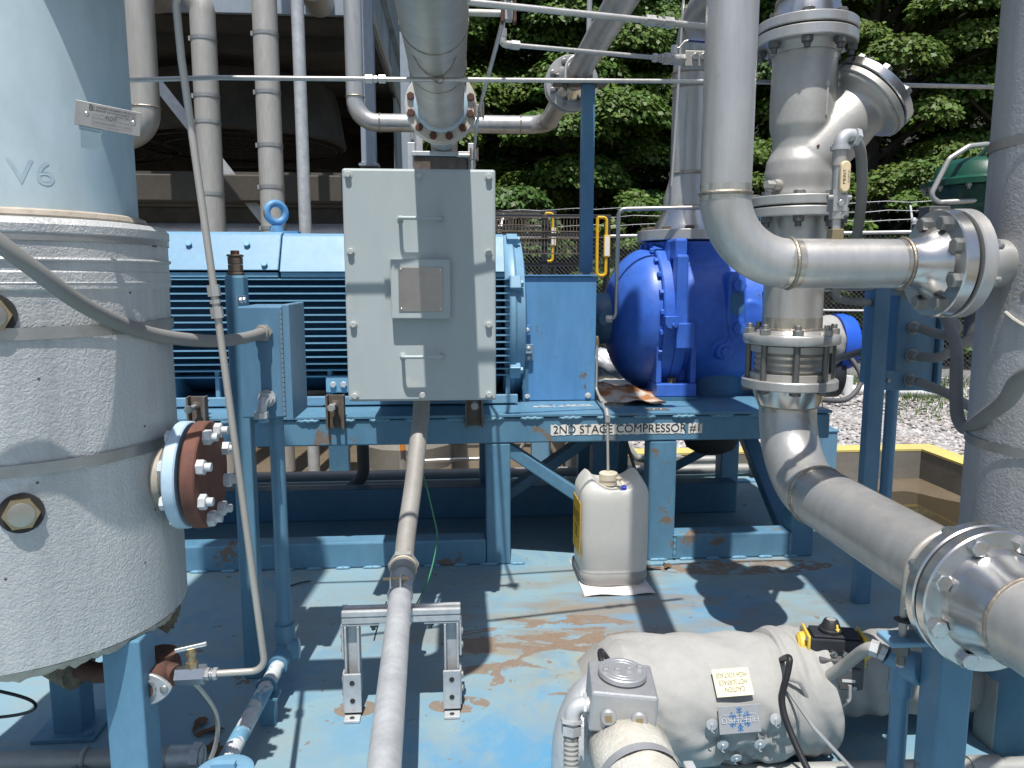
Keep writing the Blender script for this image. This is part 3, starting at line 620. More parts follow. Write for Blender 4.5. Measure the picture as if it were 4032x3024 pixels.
part('angle_post', MB().box(-.55, -.42, 8.4, 8.5, -.25, 2.75), 'galv_dull', ct, 0)
for y in (6.35, 9.2, 11.6):
    part('floor_beam', MB().box(CX0, CX1 + .05, y - .08, y + .08, 1.99, 2.01).box(CX0, CX1 + .05, y - .08, y + .08, 1.76, 1.78).box(CX0, CX1 + .05, y - .008, y + .008, 1.78, 1.99), 'grey_steel_dark', ct, 0)
part('front_girder', MB().box(CX0, -.86, 6.14, 6.24, 1.772, 1.975), 'girder', ct, 0, .012)
for x, y in ((-4.4, 6.35), (-.75, 6.42), (-4.4, 9.2), (-.75, 9.2), (-2.9, 11.6)):
    part('leg', MB().box(x - .06, x + .06, y - .06, y + .06, -.25, 1.758), 'galv_dull', ct, 0, .004)
def bar(p, q, w_, t_=None, b_=None):
    p, q = Vector(p), Vector(q); d = q - p; m_ = aim(p, d); t_ = t_ or w_; return (b_ or MB()).box(-w_/2, w_/2, -t_/2, t_/2, 0, d.length, m_)
part('diagonal_brace', bar((-2.62, 6.3, 3.15), (-1.28, 6.3, 1.35), .07, .01), 'galv_dull', ct, 0)
part('diagonal_brace', bar((-2.60, 6.255, 3.15), (-1.26, 6.255, 1.35), .012, .08), 'galvanised', ct, 0)
part('diagonal_brace', bar((-.78, 6.4, 1.75), (-1.7, 6.6, -.2), .06, .02), 'grey_steel_dark', ct, 0)
part('header_pipe', MB().cyl((-5, 7.2, 1.55), (-1.0, 7.2, 1.55), .13, n=20), 'silver_foil', ct)
part('front_nozzle', MB().cyl((-2.2, 5.75, 3.32), (-2.2, 6.25, 3.32), .17, n=24).torus((-2.2, 5.76, 3.32), (0, 1, 0), .16, .02), 'stainless_brown', ct)
part('front_nozzle', MB().cyl((-1.0, 5.9, 3.26), (-1.0, 6.25, 3.26), .11, n=24).lathe([(0, .0), (.03, .07), (.07, .11)], (-1.0, 5.83, 3.26), (0, 1, 0), 24), 'stainless_brown', ct)

# vertical pipes in front of the cooler
def vpipe(name, label, pts, r, m, fil=0, bands=(), welds=(), n=24):
    t = thing(name, label, 'pipe', pts[0]); part('pipe_run', MB().tube(pts, r, n, fil, 10), m, t)
    for p, ax in bands: part('band_clamp', MB().lathe([(-.012, r + .004), (.012, r + .004)], p, ax, n).box(-.012, .012, -.008, .008, -.015, .015, Matrix.Translation(Vector(p) + Vector((-r*.98, -.02, 0)))), 'band', t)
    for p, ax in welds: part('weld_bead', MB().torus(p, ax, r, .006, 28, 6), 'weld', t)
    return t
VY = 5.6; k_ = VY/5.0
vpipe('process_pipe', 'bare stainless pipe with elbow beside the left silencer tank', [(-2.09, VY, 5.2), (-2.09, VY, 2.16), (-3.4, VY, 2.16)], .098, 'stainless_brown', .16, (), [((-2.09, VY, 2.34), (0, 0, 1)), ((-2.25, VY, 2.16), (1, 0, 0))])
vpipe('insulated_pipe', 'banded silver insulated riser left of the diagonal brace', [(-1.676, VY, -.2), (-1.676, VY, 3.0), (-1.9, VY, 3.3), (-2.1, VY, 3.3)], .083, 'insulation_band', .12, [((-1.676, VY, z), (0, 0, 1)) for z in (2.79, 2.25, 2.42, 1.77, 1.50)])
vpipe('insulated_pipe', 'banded grey insulated riser behind the lifting eye', [(-1.265, VY, -.2), (-1.265, VY, 5.2)], .083, 'insulation_band', 0, [((-1.265, VY, z), (0, 0, 1)) for z in (2.83, 2.45, 2.1, 1.82, 1.54)])
vpipe('process_pipe', 'thin plain grey riser pipe right of the insulated ones', [(-1.046, VY, -.25), (-1.046, VY, 5.2)], .043, 'galvanised')
ZP = 2.265
t = vpipe('process_pipe', 'stainless pipe dropping then running right behind the flanged overhead pipe', [(-.677, VY, 5.2), (-.677, VY, ZP), (.655, VY, ZP), (.655, 2.2, ZP), (.655, 2.2, 4.5)], .061, 'stainless', .15, (),
    [((-.677, VY, ZP + .17), (0, 0, 1)), ((-.51, VY, ZP), (1, 0, 0)), ((.47, VY, ZP), (1, 0, 0)), ((.655, 5.42, ZP), (0, 1, 0)), ((.655, 4.3, ZP), (0, 1, 0))])
for yy, ax in ((4.42, (0, -1, 0)), (4.45, (0, 1, 0))):
    flange(t, (.655, yy, ZP), ax, .148, .026, 'stainless', 8, .017, 'bolt_steel', 'nut' if ax[1] < 0 else 'head')
part('weld_neck', MB().lathe([(0, .105), (.05, .08), (.08, .063)], (.655, 4.394, ZP), (0, -1, 0), 28), 'machined', t)
pt = thing('pipe_support_post', 'tall blue square post carrying a pipe saddle behind the guard', 'post', (.70, 4.13, 0))
part('post', MB().box(.667, .733, 4.10, 4.165, 0, ZP - .075), 'frame_blue', pt, 0, .004)
part('saddle_plate', MB().box(.52, .80, 4.06, 4.20, ZP - .073, ZP - .063), 'rust_steel', pt, 0, .002)
part('u_bolt', MB().tube([(.582, 4.13, ZP - .13), (.582, 4.13, ZP + .005)] + [(.655 - .073*math.cos(a), 4.13, ZP + .073*math.sin(a)) for a in np.linspace(.1, 3.04, 12)] + [(.728, 4.13, ZP + .005), (.728, 4.13, ZP - .13)], .007, 8), 'galvanised', pt)
for x in (.582, .728):
    bolt(pt, (x, 4.13, ZP - .075), (0, 0, -1), .017, 'bolt_dark', 'nut', 'nut')

# overhead eight-inch line into the left tank
OX, OZ = -.048, 1.86
t = thing('overhead_pipe', 'large stainless overhead pipe with rusty bolted flange above the terminal box', 'pipe', (OX, 5, OZ))
part('pipe_run', MB().tube([(OX, 3.12, OZ), (OX, 1.55, OZ), (-.75, 1.55, OZ)], .089, 40, .14, 14), 'stainless_brown', t)
part('pipe_run', MB().cyl((OX, 3.16, OZ), (OX, 7.6, OZ), .068, n=36), 'stainless_brown', t)
f1 = flange(t, (OX, 3.13, OZ), (0, -1, 0), .1395, .024, 'flange_white', 12, .0155, 'rust_dark', 'head', a0=math.pi/12, pcd=.1195)
flange(t, (OX, 3.155, OZ), (0, 1, 0), .1395, .024, 'flange_white', 0)
part('raised_hub', MB().lathe([(0, .104), (.010, .104), (.015, .096)], (OX, 3.106, OZ), (0, -1, 0), 40), 'flange_pale', t)
part('gasket', MB().lathe([(0, .12), (.025, .12)], (OX, 3.13, OZ), (0, 1, 0), 32), 'gasket', t)
for y in (2.10, 2.52): part('weld_bead', MB().torus((OX, y, OZ), (0, 1, 0), .0885, .0035, 40, 6), 'weld', t)
part('tie_wire', MB().tube([(OX - .084, 2.14, OZ - .03), (OX - .042, 2.22, OZ - .09), (OX, 2.315, OZ - .106), (OX + .042, 2.22, OZ - .09), (OX + .084, 2.14, OZ - .03)], .0012, 5).torus((OX + .010, 2.31, OZ - .098), (.2, 1, .3), .012, .001, 14, 4), 'copper_wire', t)
sp = thing('strut_pipe_support', 'galvanised strut frame holding the overhead pipe behind the terminal box', 'support', (OX, 3.8, 0))
part('cross_strut', MB().box(OX - .15, OX + .13, 3.76, 3.82, OZ - .092, OZ - .070), 'galvanised', sp, 0, .003)
part('cross_strut', MB().box(OX - .14, OX + .11, 3.77, 3.81, OZ - .17, OZ - .094), 'rust_steel', sp, 0, .003)
for x in (OX - .155, OX + .135): part('upright', MB().box(x - .018, x + .018, 3.825, 3.87, .64, OZ - .02), 'galvanised', sp, 0, .003)

# ================================================================ LEFT SILENCER TANK
TX, TY, TR, TS = -.928, 1.68, .309, .256
t = thing('silencer_tank', 'large insulated silencer tank on blue legs at far left', 'tank', (TX, TY, 0))
part('insulation_jacket', MB().lathe([(0, TR - .006), (.004, TR), (.70, TR), (.705, TR + .004), (.735, TR + .004), (.738, TR + .002), (.80, TR + .002), (.806, TR + .006), (.82, TR + .006), (.83, TR - .004), (.836, TS + .004)], (TX, TY, .474), (0, 0, 1), 96), 'stucco', t, 30)
part('upper_shell', MB().lathe([(0, TS), (2.5, TS), (2.58, TS*.9), (2.64, TS*.6), (2.67, .02)], (TX, TY, 1.3), (0, 0, 1), 96), 'tank_paint', t)
part('caulk_ring', MB().torus((TX, TY, 1.312), (0, 0, 1), TS + .006, .012, 72, 8), 'caulk', t)
for z, h in ((1.265, .022), (1.09, .022), (.845, .022)): part('strap', MB().lathe([(0, TR + .0045), (h, TR + .0045)], (TX, TY, z), (0, 0, 1), 96, cap0=False, cap1=False), 'band', t)
for z in (1.232, 1.19): part('jacket_bead', MB().torus((TX, TY, z), (0, 0, 1), TR + .003, .004 if z > 1.2 else .002, 96, 6), 'stucco', t)
part('strap_buckle', MB().box(TX + .289, TX + .312, TY - .03, TY - .01, 1.262, 1.292), 'rust_steel', t, 0)
# rolled lower edge with torn tabs
rt = random.Random(3); sb = []
for z_, r_, amp in ((.476, TR - .001, 0), (.470, TR - .004, .001), (.455, TR - .016, .006)):
    sb.append([Vector((TX + (r_ + rt.uniform(-.002, .002))*math.cos(a), TY + r_*math.sin(a), z_ + rt.uniform(-amp, amp)*(1 if k % 3 else .2))) for k, a in enumerate(np.linspace(0, 2*math.pi, 181)[:-1])])
part('torn_edge_strip', MB().rings(sb, False, False), 'caulk', t, 0)
part('bottom_head', MB().lathe([(0, TR - .02), (-.02, TR - .05), (-.03, .02)], (TX, TY, .474), (0, 0, 1), 48), 'insulation_frayed', t)
fl = MB(); fl.prism([(-.05, .0), (-.045, -.012), (-.03, -.022), (-.012, -.045), (.004, -.058), (.012, -.046), (.017, -.050), (.016, -.034), (.023, -.036), (.021, -.020), (.028, -.022), (.025, -.006), (.031, -.006), (.026, .012), (.0, .008)], (TX + .268, TY + .035, .472), Vector((.96, .28, 0)), Vector((.06, 0, 1)), .045)
part('loose_insulation_flap', fl, 'insulation_frayed', t, 0)
# nozzle with blind flange facing right
NZ, NY = .781, 1.655
part('nozzle', MB().cyl((TX + .25, NY, NZ), (-.592, NY, NZ), .057, n=32), 'flange_pale', t)
part('nozzle_collar', MB().torus((-.622, NY, NZ), (1, 0, 0), .062, .010, 32, 8), 'caulk', t)
flange(t, (-.566, NY, NZ), (-1, 0, 0), .1145, .026, 'flange_pale', 8, .0155, 'bolt_white', 'head', pcd=.095)
f2 = flange(t, (-.556, NY, NZ), (1, 0, 0), .1145, .03, 'rust', 8, .0165, 'bolt_white', 'nut', pcd=.095, name='blind_flange', stretch=.95)
f2['label'] = 'rust brown blind flange'
part('gasket', MB().cyl((-.566, NY, NZ), (-.556, NY, NZ), .08, n=32), 'gasket', t)
# round plugs in jacket cut-outs
for pz, px_ in ((.778, -.786), (1.135, -.80)):
    a = math.atan2(-math.sqrt(max(TR**2 - (px_ - TX)**2, 0)), px_ - TX); d = Vector((math.cos(a), math.sin(a), 0)); c = Vector((TX, TY, pz)) + d*(TR + .001)
    q = part('cut_out', MB().cyl(c - d*.01, c + d*.001, .037, n=28), 'gasket', t)
    part('plug', MB().hexa(c - d*.005, c + d*.012, .030), 'brass', q); part('plug_face', MB().lathe([(0, .022), (.003, .022), (.004, .02)], c + d*.012, d, 24), 'brushed_plate', q)
# legs
for x, y, m_ in ((-.683, 1.56, 'frame_blue'), (-1.03, 2.0, 'frame_blue'), (-1.2, 1.5, 'frame_blue')):
    lg = part('leg', MB().box(x - .038, x + .038, y - .038, y + .038, .008, .47), m_, t, 0, .004)
    part('base_plate', MB().box(x - .08, x + .08, y - .07, y + .07, .0005, .012), m_, lg, 0, .002)
    bolt(lg, (x + .06, y - .05, .012), (0, 0, 1), .012, 'frame_blue')
# small screws in the jacket
for a_, z_ in ((-.35, 1.17), (-.30, .90), (-.38, .62), (-1.2, .66), (-1.0, .83), (-.95, 1.02), (-.25, .72)):
    d = Vector((math.cos(a_), math.sin(a_), 0)); bolt(t, Vector((TX, TY, z_)) + d*TR, d, .0026, 'rust_steel', 'dome', 'screw')
# name plate on its bracket
pm = Matrix.Translation((-.573, 1.375, 1.462)) @ Matrix.Rotation(R(24), 4, 'Z') @ Matrix.Rotation(R(7), 4, 'Y') @ Matrix.Rotation(R(-6), 4, 'X') @ Matrix.Diagonal((.76, 1, .88, 1))
npl = part('name_plate', MB().box(-.064, .064, -.001, .001, -.023, .023, pm), 'brushed_plate', t, 0, .0006, label='engraved metal name plate on a bent bracket')
part('plate_bracket', MB().box(-.052, -.012, .002, .12, -.030, -.027, pm).box(-.055, -.01, .002, .004, -.03, .02, pm), 'tank_paint', t, 0)
for sx in (-.042, .049): bolt(npl, pm @ Vector((sx, -.001, .001)), (pm.to_3x3() @ Vector((0, -1, 0))), .0038, 'bolt_bright', 'dome', 'rivet')
def onplate(x, z): return pm @ Matrix.Translation((x, -.0016, z)) @ FACE
letter(npl, 'np1', 'ink', onplate(.012, .0165)); letter(npl, 'np2', 'ink', onplate(.012, .0105)); letter(npl, 'np3', 'ink', onplate(.033, .0055)); letter(npl, 'flow', 'ink', onplate(.006, .000)); letter(npl, 'np4', 'ink_grey', onplate(.01, -.0115)); letter(npl, 'np5', 'ink_grey', onplate(.01, -.0185)); letter(npl, 'npB', 'ink', onplate(-.034, .014))
ab = MB()
def outline(b_, poly, th=.0006):
    for i in range(len(poly)):
        p, q = Vector(poly[i]), Vector(poly[(i+1) % len(poly)]); d = (q - p).normalized(); nn = Vector((-d.y, d.x))*th*.5
        b_.add([pm @ Vector((a.x, -.0017, a.y)) for a in (p - nn, q - nn, q + nn, p + nn)], [(0, 1, 2, 3)])
for s_, cx_ in ((1, -.018), (1, .032)):
    outline(ab, [(cx_ - .013, .0025), (cx_ + .004, .0025), (cx_ + .004, .005), (cx_ + .013, .0), (cx_ + .004, -.005), (cx_ + .004, -.0025), (cx_ - .013, -.0025)])
outline(ab, [(-.031, -.005), (.009, -.005), (.009, -.010), (-.031, -.010)]); outline(ab, [(.012, -.005), (.047, -.005), (.047, -.010), (.012, -.010)]); outline(ab, [(-.031, -.0135), (.047, -.0135), (.047, -.0175), (-.031, -.0175)])
part('engraved_boxes', ab, 'ink_grey', npl, 0)
# faded V6 painted on the shell, wrapped round the curve
me = TXT['v6'].copy(); setmat(me, 'faded_blue')
ac = math.atan2(1.448 - TY, -.728 - TX)
for v in me.vertices:
    a = ac + v.co.x/TS; v.co = (TX + (TS + .0006)*math.cos(a), TY + (TS + .0006)*math.sin(a), 1.388 + v.co.y)
me.update(); link('painted_number', me, t)

# ================================================================ RIGHT INSULATED VESSEL
VX, VYY, VR = 1.535, 1.742, .25
t = thing('insulated_vessel', 'tall grey insulated vessel cut off by the right edge', 'vessel', (VX, VYY, 0))
part('insulation_jacket', MB().lathe([(0, VR), (3.6, VR)], (VX, VYY, .30), (0, 0, 1), 96), 'stucco_grey', t)
for z in (1.50, .785, .33): part('strap', MB().lathe([(0, VR + .004), (.022, VR + .004)], (VX, VYY, z), (0, 0, 1), 96, cap0=False, cap1=False), 'band', t)
part('skirt', MB().cyl((VX, VYY, 0), (VX, VYY, .299), .18, n=40), 'frame_blue', t)
HZ, HY = 1.232, 1.77
part('nozzle', MB().cyl((1.20, HY - .02, HZ), (VX - .2, HY - .02, HZ), .057, n=32), 'stainless', t)
part('nozzle_pad', MB().torus((VX - VR + .012, HY - .02, HZ), (1, 0, 0), .10, .006, 40, 6), 'caulk', t)
flange(t, (1.166, HY - .012, HZ), (1, 0, 0), .127, .032, 'stainless', 8, .0155, 'bolt_steel', 'nut', pcd=.1, name='flange')
part('ground_wire', MB().tube([(VX + (VR + .004)*math.cos(a), VYY + (VR + .004)*math.sin(a), 1.075 + .10*((a - 3.75)/.75)**2) for a in np.linspace(3.25, 4.6, 16)], .004, 6), 'flange_white', t)

# ================================================================ COMPRESSOR FRAME
FY = 3.10
t = thing('compressor_frame', 'blue welded steel frame carrying the motor and compressor', 'frame', (.2, FY, 0))
part('top_beam', MB().box(-1.9, 1.58, FY, FY + .10, .522, .628), 'frame_blue', t, 0, .006, label='front beam with the stage lettering')
part('top_plate', MB().box(-1.9, 1.585, FY - .008, 4.12, .632, .644), 'frame_blue', t, 0, .002)
part('top_beam', MB().box(-1.9, 1.58, 4.0, 4.10, .522, .628), 'frame_blue', t, 0, .006)
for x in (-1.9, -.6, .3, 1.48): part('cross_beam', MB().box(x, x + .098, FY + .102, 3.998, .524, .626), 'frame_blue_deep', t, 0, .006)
for x0, x1 in ((-1.86, -1.74), (.121, .222), (.806, .923), (1.437, 1.537)):
    for y in (FY + .002, 4.0): part('post', MB().box(x0, x1, y, y + .096, .0, .5215), 'frame_blue', t, 0, .007)
for x0, x1 in ((-1.738, .1195), (.925, 1.4355)):
    part('base_rail', MB().box(x0, x1, FY + .004, FY + .098, .0, .112), 'frame_blue', t, 0, .008)
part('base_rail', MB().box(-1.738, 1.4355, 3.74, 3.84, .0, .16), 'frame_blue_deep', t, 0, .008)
part('diagonal_brace', bar((.20, FY + .06, .50), (.84, FY + .06, .05), .085, .05), 'frame_blue', t, 0, .005)
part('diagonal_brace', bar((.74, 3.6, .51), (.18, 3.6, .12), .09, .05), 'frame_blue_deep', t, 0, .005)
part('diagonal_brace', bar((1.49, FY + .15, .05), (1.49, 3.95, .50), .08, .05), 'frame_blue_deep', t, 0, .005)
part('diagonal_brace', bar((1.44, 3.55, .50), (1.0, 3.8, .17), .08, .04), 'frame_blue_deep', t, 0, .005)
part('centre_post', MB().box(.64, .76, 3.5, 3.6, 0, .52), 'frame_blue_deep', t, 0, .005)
part('pipe_hanger', bar((.76, 3.42, .51), (.86, 3.42, .2), .03, .01), 'grey_steel_dark', t, 0)
x = -1.85
while x < 1.5:
    l = .085 + .02*random.random(); P = [(x + l*i/10, FY - .004 + .002*random.random(), .626 + .003*math.sin(i*2.3 + x)) for i in range(11)]
    part('weld_seam', MB().tube(P, lambda q: .0075*(1 - abs(2*q - 1)**6) + .001, 7), 'weld_blue', t, 60); x += l + .045 + .02*random.random()
x = -1.7
while x < 1.5:
    l = .06 + .02*random.random()
    if not (.24 < x < .78): part('weld_seam', MB().tube([(x + l*i/8, FY + .0, .004) for i in range(9)], lambda q: .007*(1 - abs(2*q - 1)**6) + .001, 6), 'weld_blue', t, 60)
    x += l + .05
for x in (.925, 1.436): part('weld_seam', MB().tube([(x, FY + .003, .01 + .1*i/10) for i in range(11)], lambda q: .008 + .002*math.sin(q*40), 6), 'weld_blue', t, 60)
# torn white sticker with lettering on the front beam
rs = random.Random(4); X0, X1 = .386, 1.027
tear = [(X0, .003), (.43, .004), (.468, .002)]
segs = [(.386, .470), (.484, .622), (.632, .905), (.925, .985 - .02), (.968, 1.027)]
sg = [(.388, .468), (.480, .625), (.634, .952), (.968, 1.027)]
stk = None
for a, c in sg:
    n_ = max(int((c - a)/.008), 4); top = [(a + (c - a)*i/n_, .5985 - rs.uniform(0, .010 if .05 < i/n_ < .95 else .003)*(1 if rs.random() < .5 else .15)) for i in range(n_ + 1)]
    bot = [(a + (c - a)*i/n_, .5510 + rs.uniform(0, .004)) for i in range(n_, -1, -1)]
    stk = part('sticker', MB().prism(top[::-1] + bot[::-1], (0, FY - .0005, 0), (1, 0, 0), (0, 0, 1), .0012), 'sticker_white', t, 0)
letter(t, 'stage', 'ink', Matrix.Translation(((X0 + X1)/2, FY - .0032, .5755)) @ Matrix.Rotation(R(-.1), 4, 'Y') @ FACE @ Matrix.Diagonal((.985, .92, 1, 1)))
letter(t, 'faint', 'sticker_white', Matrix.Translation((.455, 3.27, .6458)))
fs2 = MB()
for i in range(26):
    a = .33 + rs.random()*.24; c = 3.255 + rs.random()*.05; fs2.add([(a, c, .6455), (a + rs.uniform(.01, .03), c, .6455), (a + rs.uniform(.01, .03), c + rs.uniform(.004, .012), .6455), (a, c + .008, .6455)], [(0, 1, 2, 3)])
part('sticker_scrap', fs2, 'sticker_white', t, 0)
# jack screw brackets on the beam
for x in (-.482, -1.02, .072):
    br = part('jack_bracket', MB().box(x - .036, x - .028, FY - .045, FY - .001, .598, .735).box(x + .028, x + .036, FY - .045, FY - .001, .598, .735).box(x - .0275, x + .0275, FY - .012, FY - .001, .60, .733), 'rust_steel', t, 0, .001, label='rusty welded channel bracket')
    part('jack_screw', MB().cyl((x, FY - .12, .70), (x, FY + .1, .70), .0085, n=12), 'galv_dull', br); bolt(br, (x, FY - .12, .70), (0, -1, 0), .016, 'galv_dull', roll=.2); bolt(br, (x, FY - .035, .70), (0, -1, 0), .017, 'rust_steel', roll=.4)
part('inspection_plate', MB().box(.80, .90, 3.14, 3.18, .6445, .647), 'rust_steel', t, 0, .001)
for x in (.835, .865): bolt(t, (x, 3.16, .647), (0, 0, 1), .009, 'bolt_steel', 'dome')

# ================================================================ MOTOR
AY, AZ = 3.72, 1.0
t = thing('electric_motor', 'large blue finned electric motor behind the grey terminal box', 'motor', (-.5, AY, .644))
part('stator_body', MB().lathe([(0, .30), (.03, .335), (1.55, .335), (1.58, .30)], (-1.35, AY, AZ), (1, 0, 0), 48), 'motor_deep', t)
fm = {}
for i in range(15):
    z = 1.192 - i*.0300; dz = z - AZ; wd = .405 - .10*abs(dz/.22)**3*.5
    fb = MB().box(-1.30, .235, AY - wd, AY + wd, z - .003, z + .003); part('cooling_fin', fb, 'motor_blue', t, 0)
hood = [(-.385, 1.222), (-.30, 1.375), (-.27, 1.388), (.27, 1.388), (.30, 1.375), (.385, 1.222)]
for x0, x1, dz in ((-1.35, -.742, .006), (-.738, -.36, 0), (-.358, .215, 0)):
    pl = [(y, z + (dz if z > 1.3 else dz*1.2)) for y, z in hood]
    hp = part('hood_panel', MB().rings([[Vector((x, AY + y, z)) for y, z in pl] for x in (x0, x1)]), 'lid_blue', t, 20, .004)
    part('hood_lip', MB().box(x0 + .004, x1 - .004, AY - .375, AY + .375, 1.200, 1.221), 'motor_blue', hp, 0, .002)
nsl = Vector((0, -.874, .486))
for x, y_, z_ in ((-.88, -.325, 1.335), (-.80, -.372, 1.25), (-1.12, -.325, 1.335), (-.09, -.325, 1.33), (.12, -.372, 1.25)):
    bolt(t, (x, AY + y_ - .004, z_ + .004), nsl, .014, 'motor_blue', 'head')
part('drive_end_bell', MB().lathe([(0, .385), (.02, .40), (.045, .40), (.055, .385), (.09, .375), (.10, .33), (.12, .2), (.125, .12)], (.215, AY, AZ), (1, 0, 0), 56), 'lid_blue', t)
for a in (-2.6, -2.0, -1.2, -.5, .5, 2.0, 2.7): 
    p = Vector((.26, AY + .405*math.cos(a), AZ + .405*math.sin(a))); lug = part('bell_lug', MB().box(-.025, .025, -.03, .03, -.02, .02, Matrix.Translation(p) @ Matrix.Rotation(a - math.pi/2, 4, 'X')), 'lid_blue', t, 0, .004); bolt(lug, p + Vector((.025, 0, 0)), (1, 0, 0), .016, 'lid_blue')
part('fan_cowl', MB().lathe([(0, .25), (.05, .37), (.28, .385), (.30, .36)], (-1.68, AY, AZ), (1, 0, 0), 48), 'motor_blue', t)
for x0, x1 in ((-1.25, -1.0), (-.58, -.30), (.02, .26)):
    part('foot', MB().box(x0, x1, AY - .37, AY + .37, .6445, .672).box(x0 + .02, x0 + .04, AY - .34, AY + .34, .672, .80).box(x1 - .04, x1 - .02, AY - .34, AY + .34, .672, .80), 'lid_blue', t, 0, .004)
part('foot_rail', MB().box(-1.35, .27, AY - .395, AY - .372, .652, .69), 'lid_blue', t, 0, .003)
gp = part('ground_pad', MB().box(-.565, -.45, AY - .36, AY - .345, .70, .775), 'motor_blue', t, 0, .006)
for x in (-.533, -.488): bolt(gp, (x, AY - .36, .738), (0, -1, 0), .014, 'bolt_white', 'head')
ey = part('lifting_eye', MB().torus((-.80, 3.60, 1.487), (.55, -.85, 0), .042, .0165, 32, 12).cyl((-.80, 3.6, 1.386), (-.80, 3.6, 1.43), .034, .028, n=20).box(-.82, -.70, 3.56, 3.64, 1.388, 1.405), 'guard_blue', t)

# terminal box on the near side of the motor
t = thing('terminal_box', 'tall grey bolted terminal box with two handles on the motor', 'electrical box', (-.11, 2.53, .79))
BX0, BX1, BZ0, BZ1, BY = -.354, .133, .794, 1.542, 2.53
cv = part('cover_plate', MB().box(BX0, BX1, BY, BY + .028, BZ0, BZ1), 'terminal_grey', t, 0, .008)
part('enclosure_body', MB().box(BX0 + .02, BX1 - .02, BY + .029, 3.33, BZ0 + .02, BZ1 - .02), 'terminal_grey', t, 0, .006)
for x, z in ((-.334, 1.522), (-.111, 1.520), (.111, 1.519), (-.332, 1.282), (.110, 1.279), (-.330, 1.048), (.109, 1.046), (-.332, .814), (-.111, .815), (.109, .814)):
    bolt(cv, (x, BY, z), (0, -1, 0), .0105, 'terminal_bolt', 'washer_head', roll=random.random(), stretch=1.3)
for z in (1.385, .945):
    part('handle', MB().tube([(-.173, BY + .004, z), (-.173, BY - .045, z), (-.043, BY - .045, z), (-.043, BY + .004, z)], .006, 10, .012, 5).torus((-.173, BY, z), (0, 1, 0), .007, .004, 14, 6).torus((-.043, BY, z), (0, 1, 0), .007, .004, 14, 6), 'terminal_grey', cv)
rp = part('raised_panel', MB().box(-.205, -.015, BY - .034, BY - .0005, 1.067, 1.257), 'terminal_grey', cv, 0, .004)
pl = link('blank_plate', mesh_of('blank_plate', MB().box(-.180, -.039, BY - .0362, BY - .0345, 1.091, 1.232), 0), rp); setmat(pl.data, 'brushed_plate'); pl.parent = cv; bev(pl, .0008)
for x in (-.172, -.047):
    for z in (1.099, 1.224): bolt(cv, (x, BY - .0362, z), (0, -1, 0), .0042, 'bolt_bright', 'dome', 'rivet')

# coupling guard
t = thing('coupling_guard', 'blue sheet metal coupling guard between motor and compressor', 'guard', (.46, 3.42, .644))
part('guard_shell', MB().box(.297, .630, 3.42, 4.02, .646, 1.203), 'guard_blue', t, 0, .004)
tp = part('top_cover', MB().box(.290, .634, 3.41, 4.03, 1.205, 1.211), 'guard_blue', t, 0, .001)
for x in (.335, .56, .615): bolt(tp, (x, 3.45, 1.211), (0, 0, 1), .012, 'rust_steel')
part('base_lip', MB().box(.300, .325, 3.412, 3.419, .648, .86), 'frame_blue_deep', t, 0)
for x in (.318, .597): bolt(t, (x, 3.418, .668), (0, -1, 0), .011, 'bolt_white', 'washer_head')
lt = part('latch', MB().box(.302, .345, 3.398, 3.411, .83, .905).box(.308, .339, 3.385, 3.398, .862, .872), 'box_grey_blue', t, 0, .003)
for z in (.845, .888): bolt(lt, (.324, 3.398, z), (0, -1, 0), .009, 'bolt_white', 'dome')
tb = part('tab', MB().box(.300, .333, 3.40, 3.409, .945, .99), 'guard_blue', t, 0, .002); bolt(tb, (.317, 3.40, .968), (0, -1, 0), .011, 'bolt_white', 'dome')

# ================================================================ COMPRESSOR
t = thing('screw_compressor', 'bright blue screw compressor with bolted dome under the suction pipe', 'compressor', (1.1, AY, .644))
part('end_dome', MB().lathe([(.0 + .2*(1 - math.cos(q)), max(.12, .338*math.sin(q))) for q in np.linspace(.36, math.pi/2, 16)], (.725, AY, AZ), (1, 0, 0), 72), 'compressor_blue', t)
part('shaft_hub', MB().lathe([(0, .105), (.03, .11), (.06, .125), (.11, .125)], (.635, AY, AZ), (1, 0, 0), 48), 'frame_blue_deep', t)
cf = part('casing_flange', MB().lathe([(0, .362), (.006, .368), (.052, .368)], (.925, AY, AZ), (1, 0, 0), 72), 'compressor_blue', t)
part('casing_flange', MB().lathe([(0, .372), (.044, .372), (.05, .366)], (.979, AY, AZ), (1, 0, 0), 72), 'compressor_blue', t)
bolt_ring(cf, (.925, AY, AZ), (-1, 0, 0), .348, 24, .0145, 'compressor_blue', 'head', stretch=1.5)
cs = MB().lathe([(0, .34), (.02, .335), (.40, .338), (.44, .325), (.60, .31), (.64, .27), (.66, .2)], (1.029, AY, AZ), (1, 0, 0), 72)
cs.lathe([(0, .225), (.05, .215), (.12, .218), (.17, .235), (.185, .24)], (1.15, AY, 1.18), (0, 0, 1), 56)
for sx in (.985, 1.315): cs.prism([(-.03, 0), (.03, 0), (.012, .17), (-.012, .17)], (sx, AY - .25, 1.20), (1, 0, 0), (0, 0, 1), -.4)
YB = AY - .352
def stadium(w_, h_, n=10): return [(w_*math.cos(math.pi*i/n), h_ + w_*math.sin(math.pi*i/n)) for i in range(n+1)] + [(-w_*math.cos(math.pi*i/n), -h_ - w_*math.sin(math.pi*i/n)) for i in range(n+1)]
for w_, h_, o_ in ((.042, .085, (1.255, YB, 1.10)), (.038, .0, (1.208, YB - .005, .868)), (.04, .0, (1.262, YB - .004, .972)), (.045, .02, (1.33, YB + .02, 1.03))): cs.prism(stadium(w_, h_), o_, (1, 0, 0), (0, 0, 1), -.09)
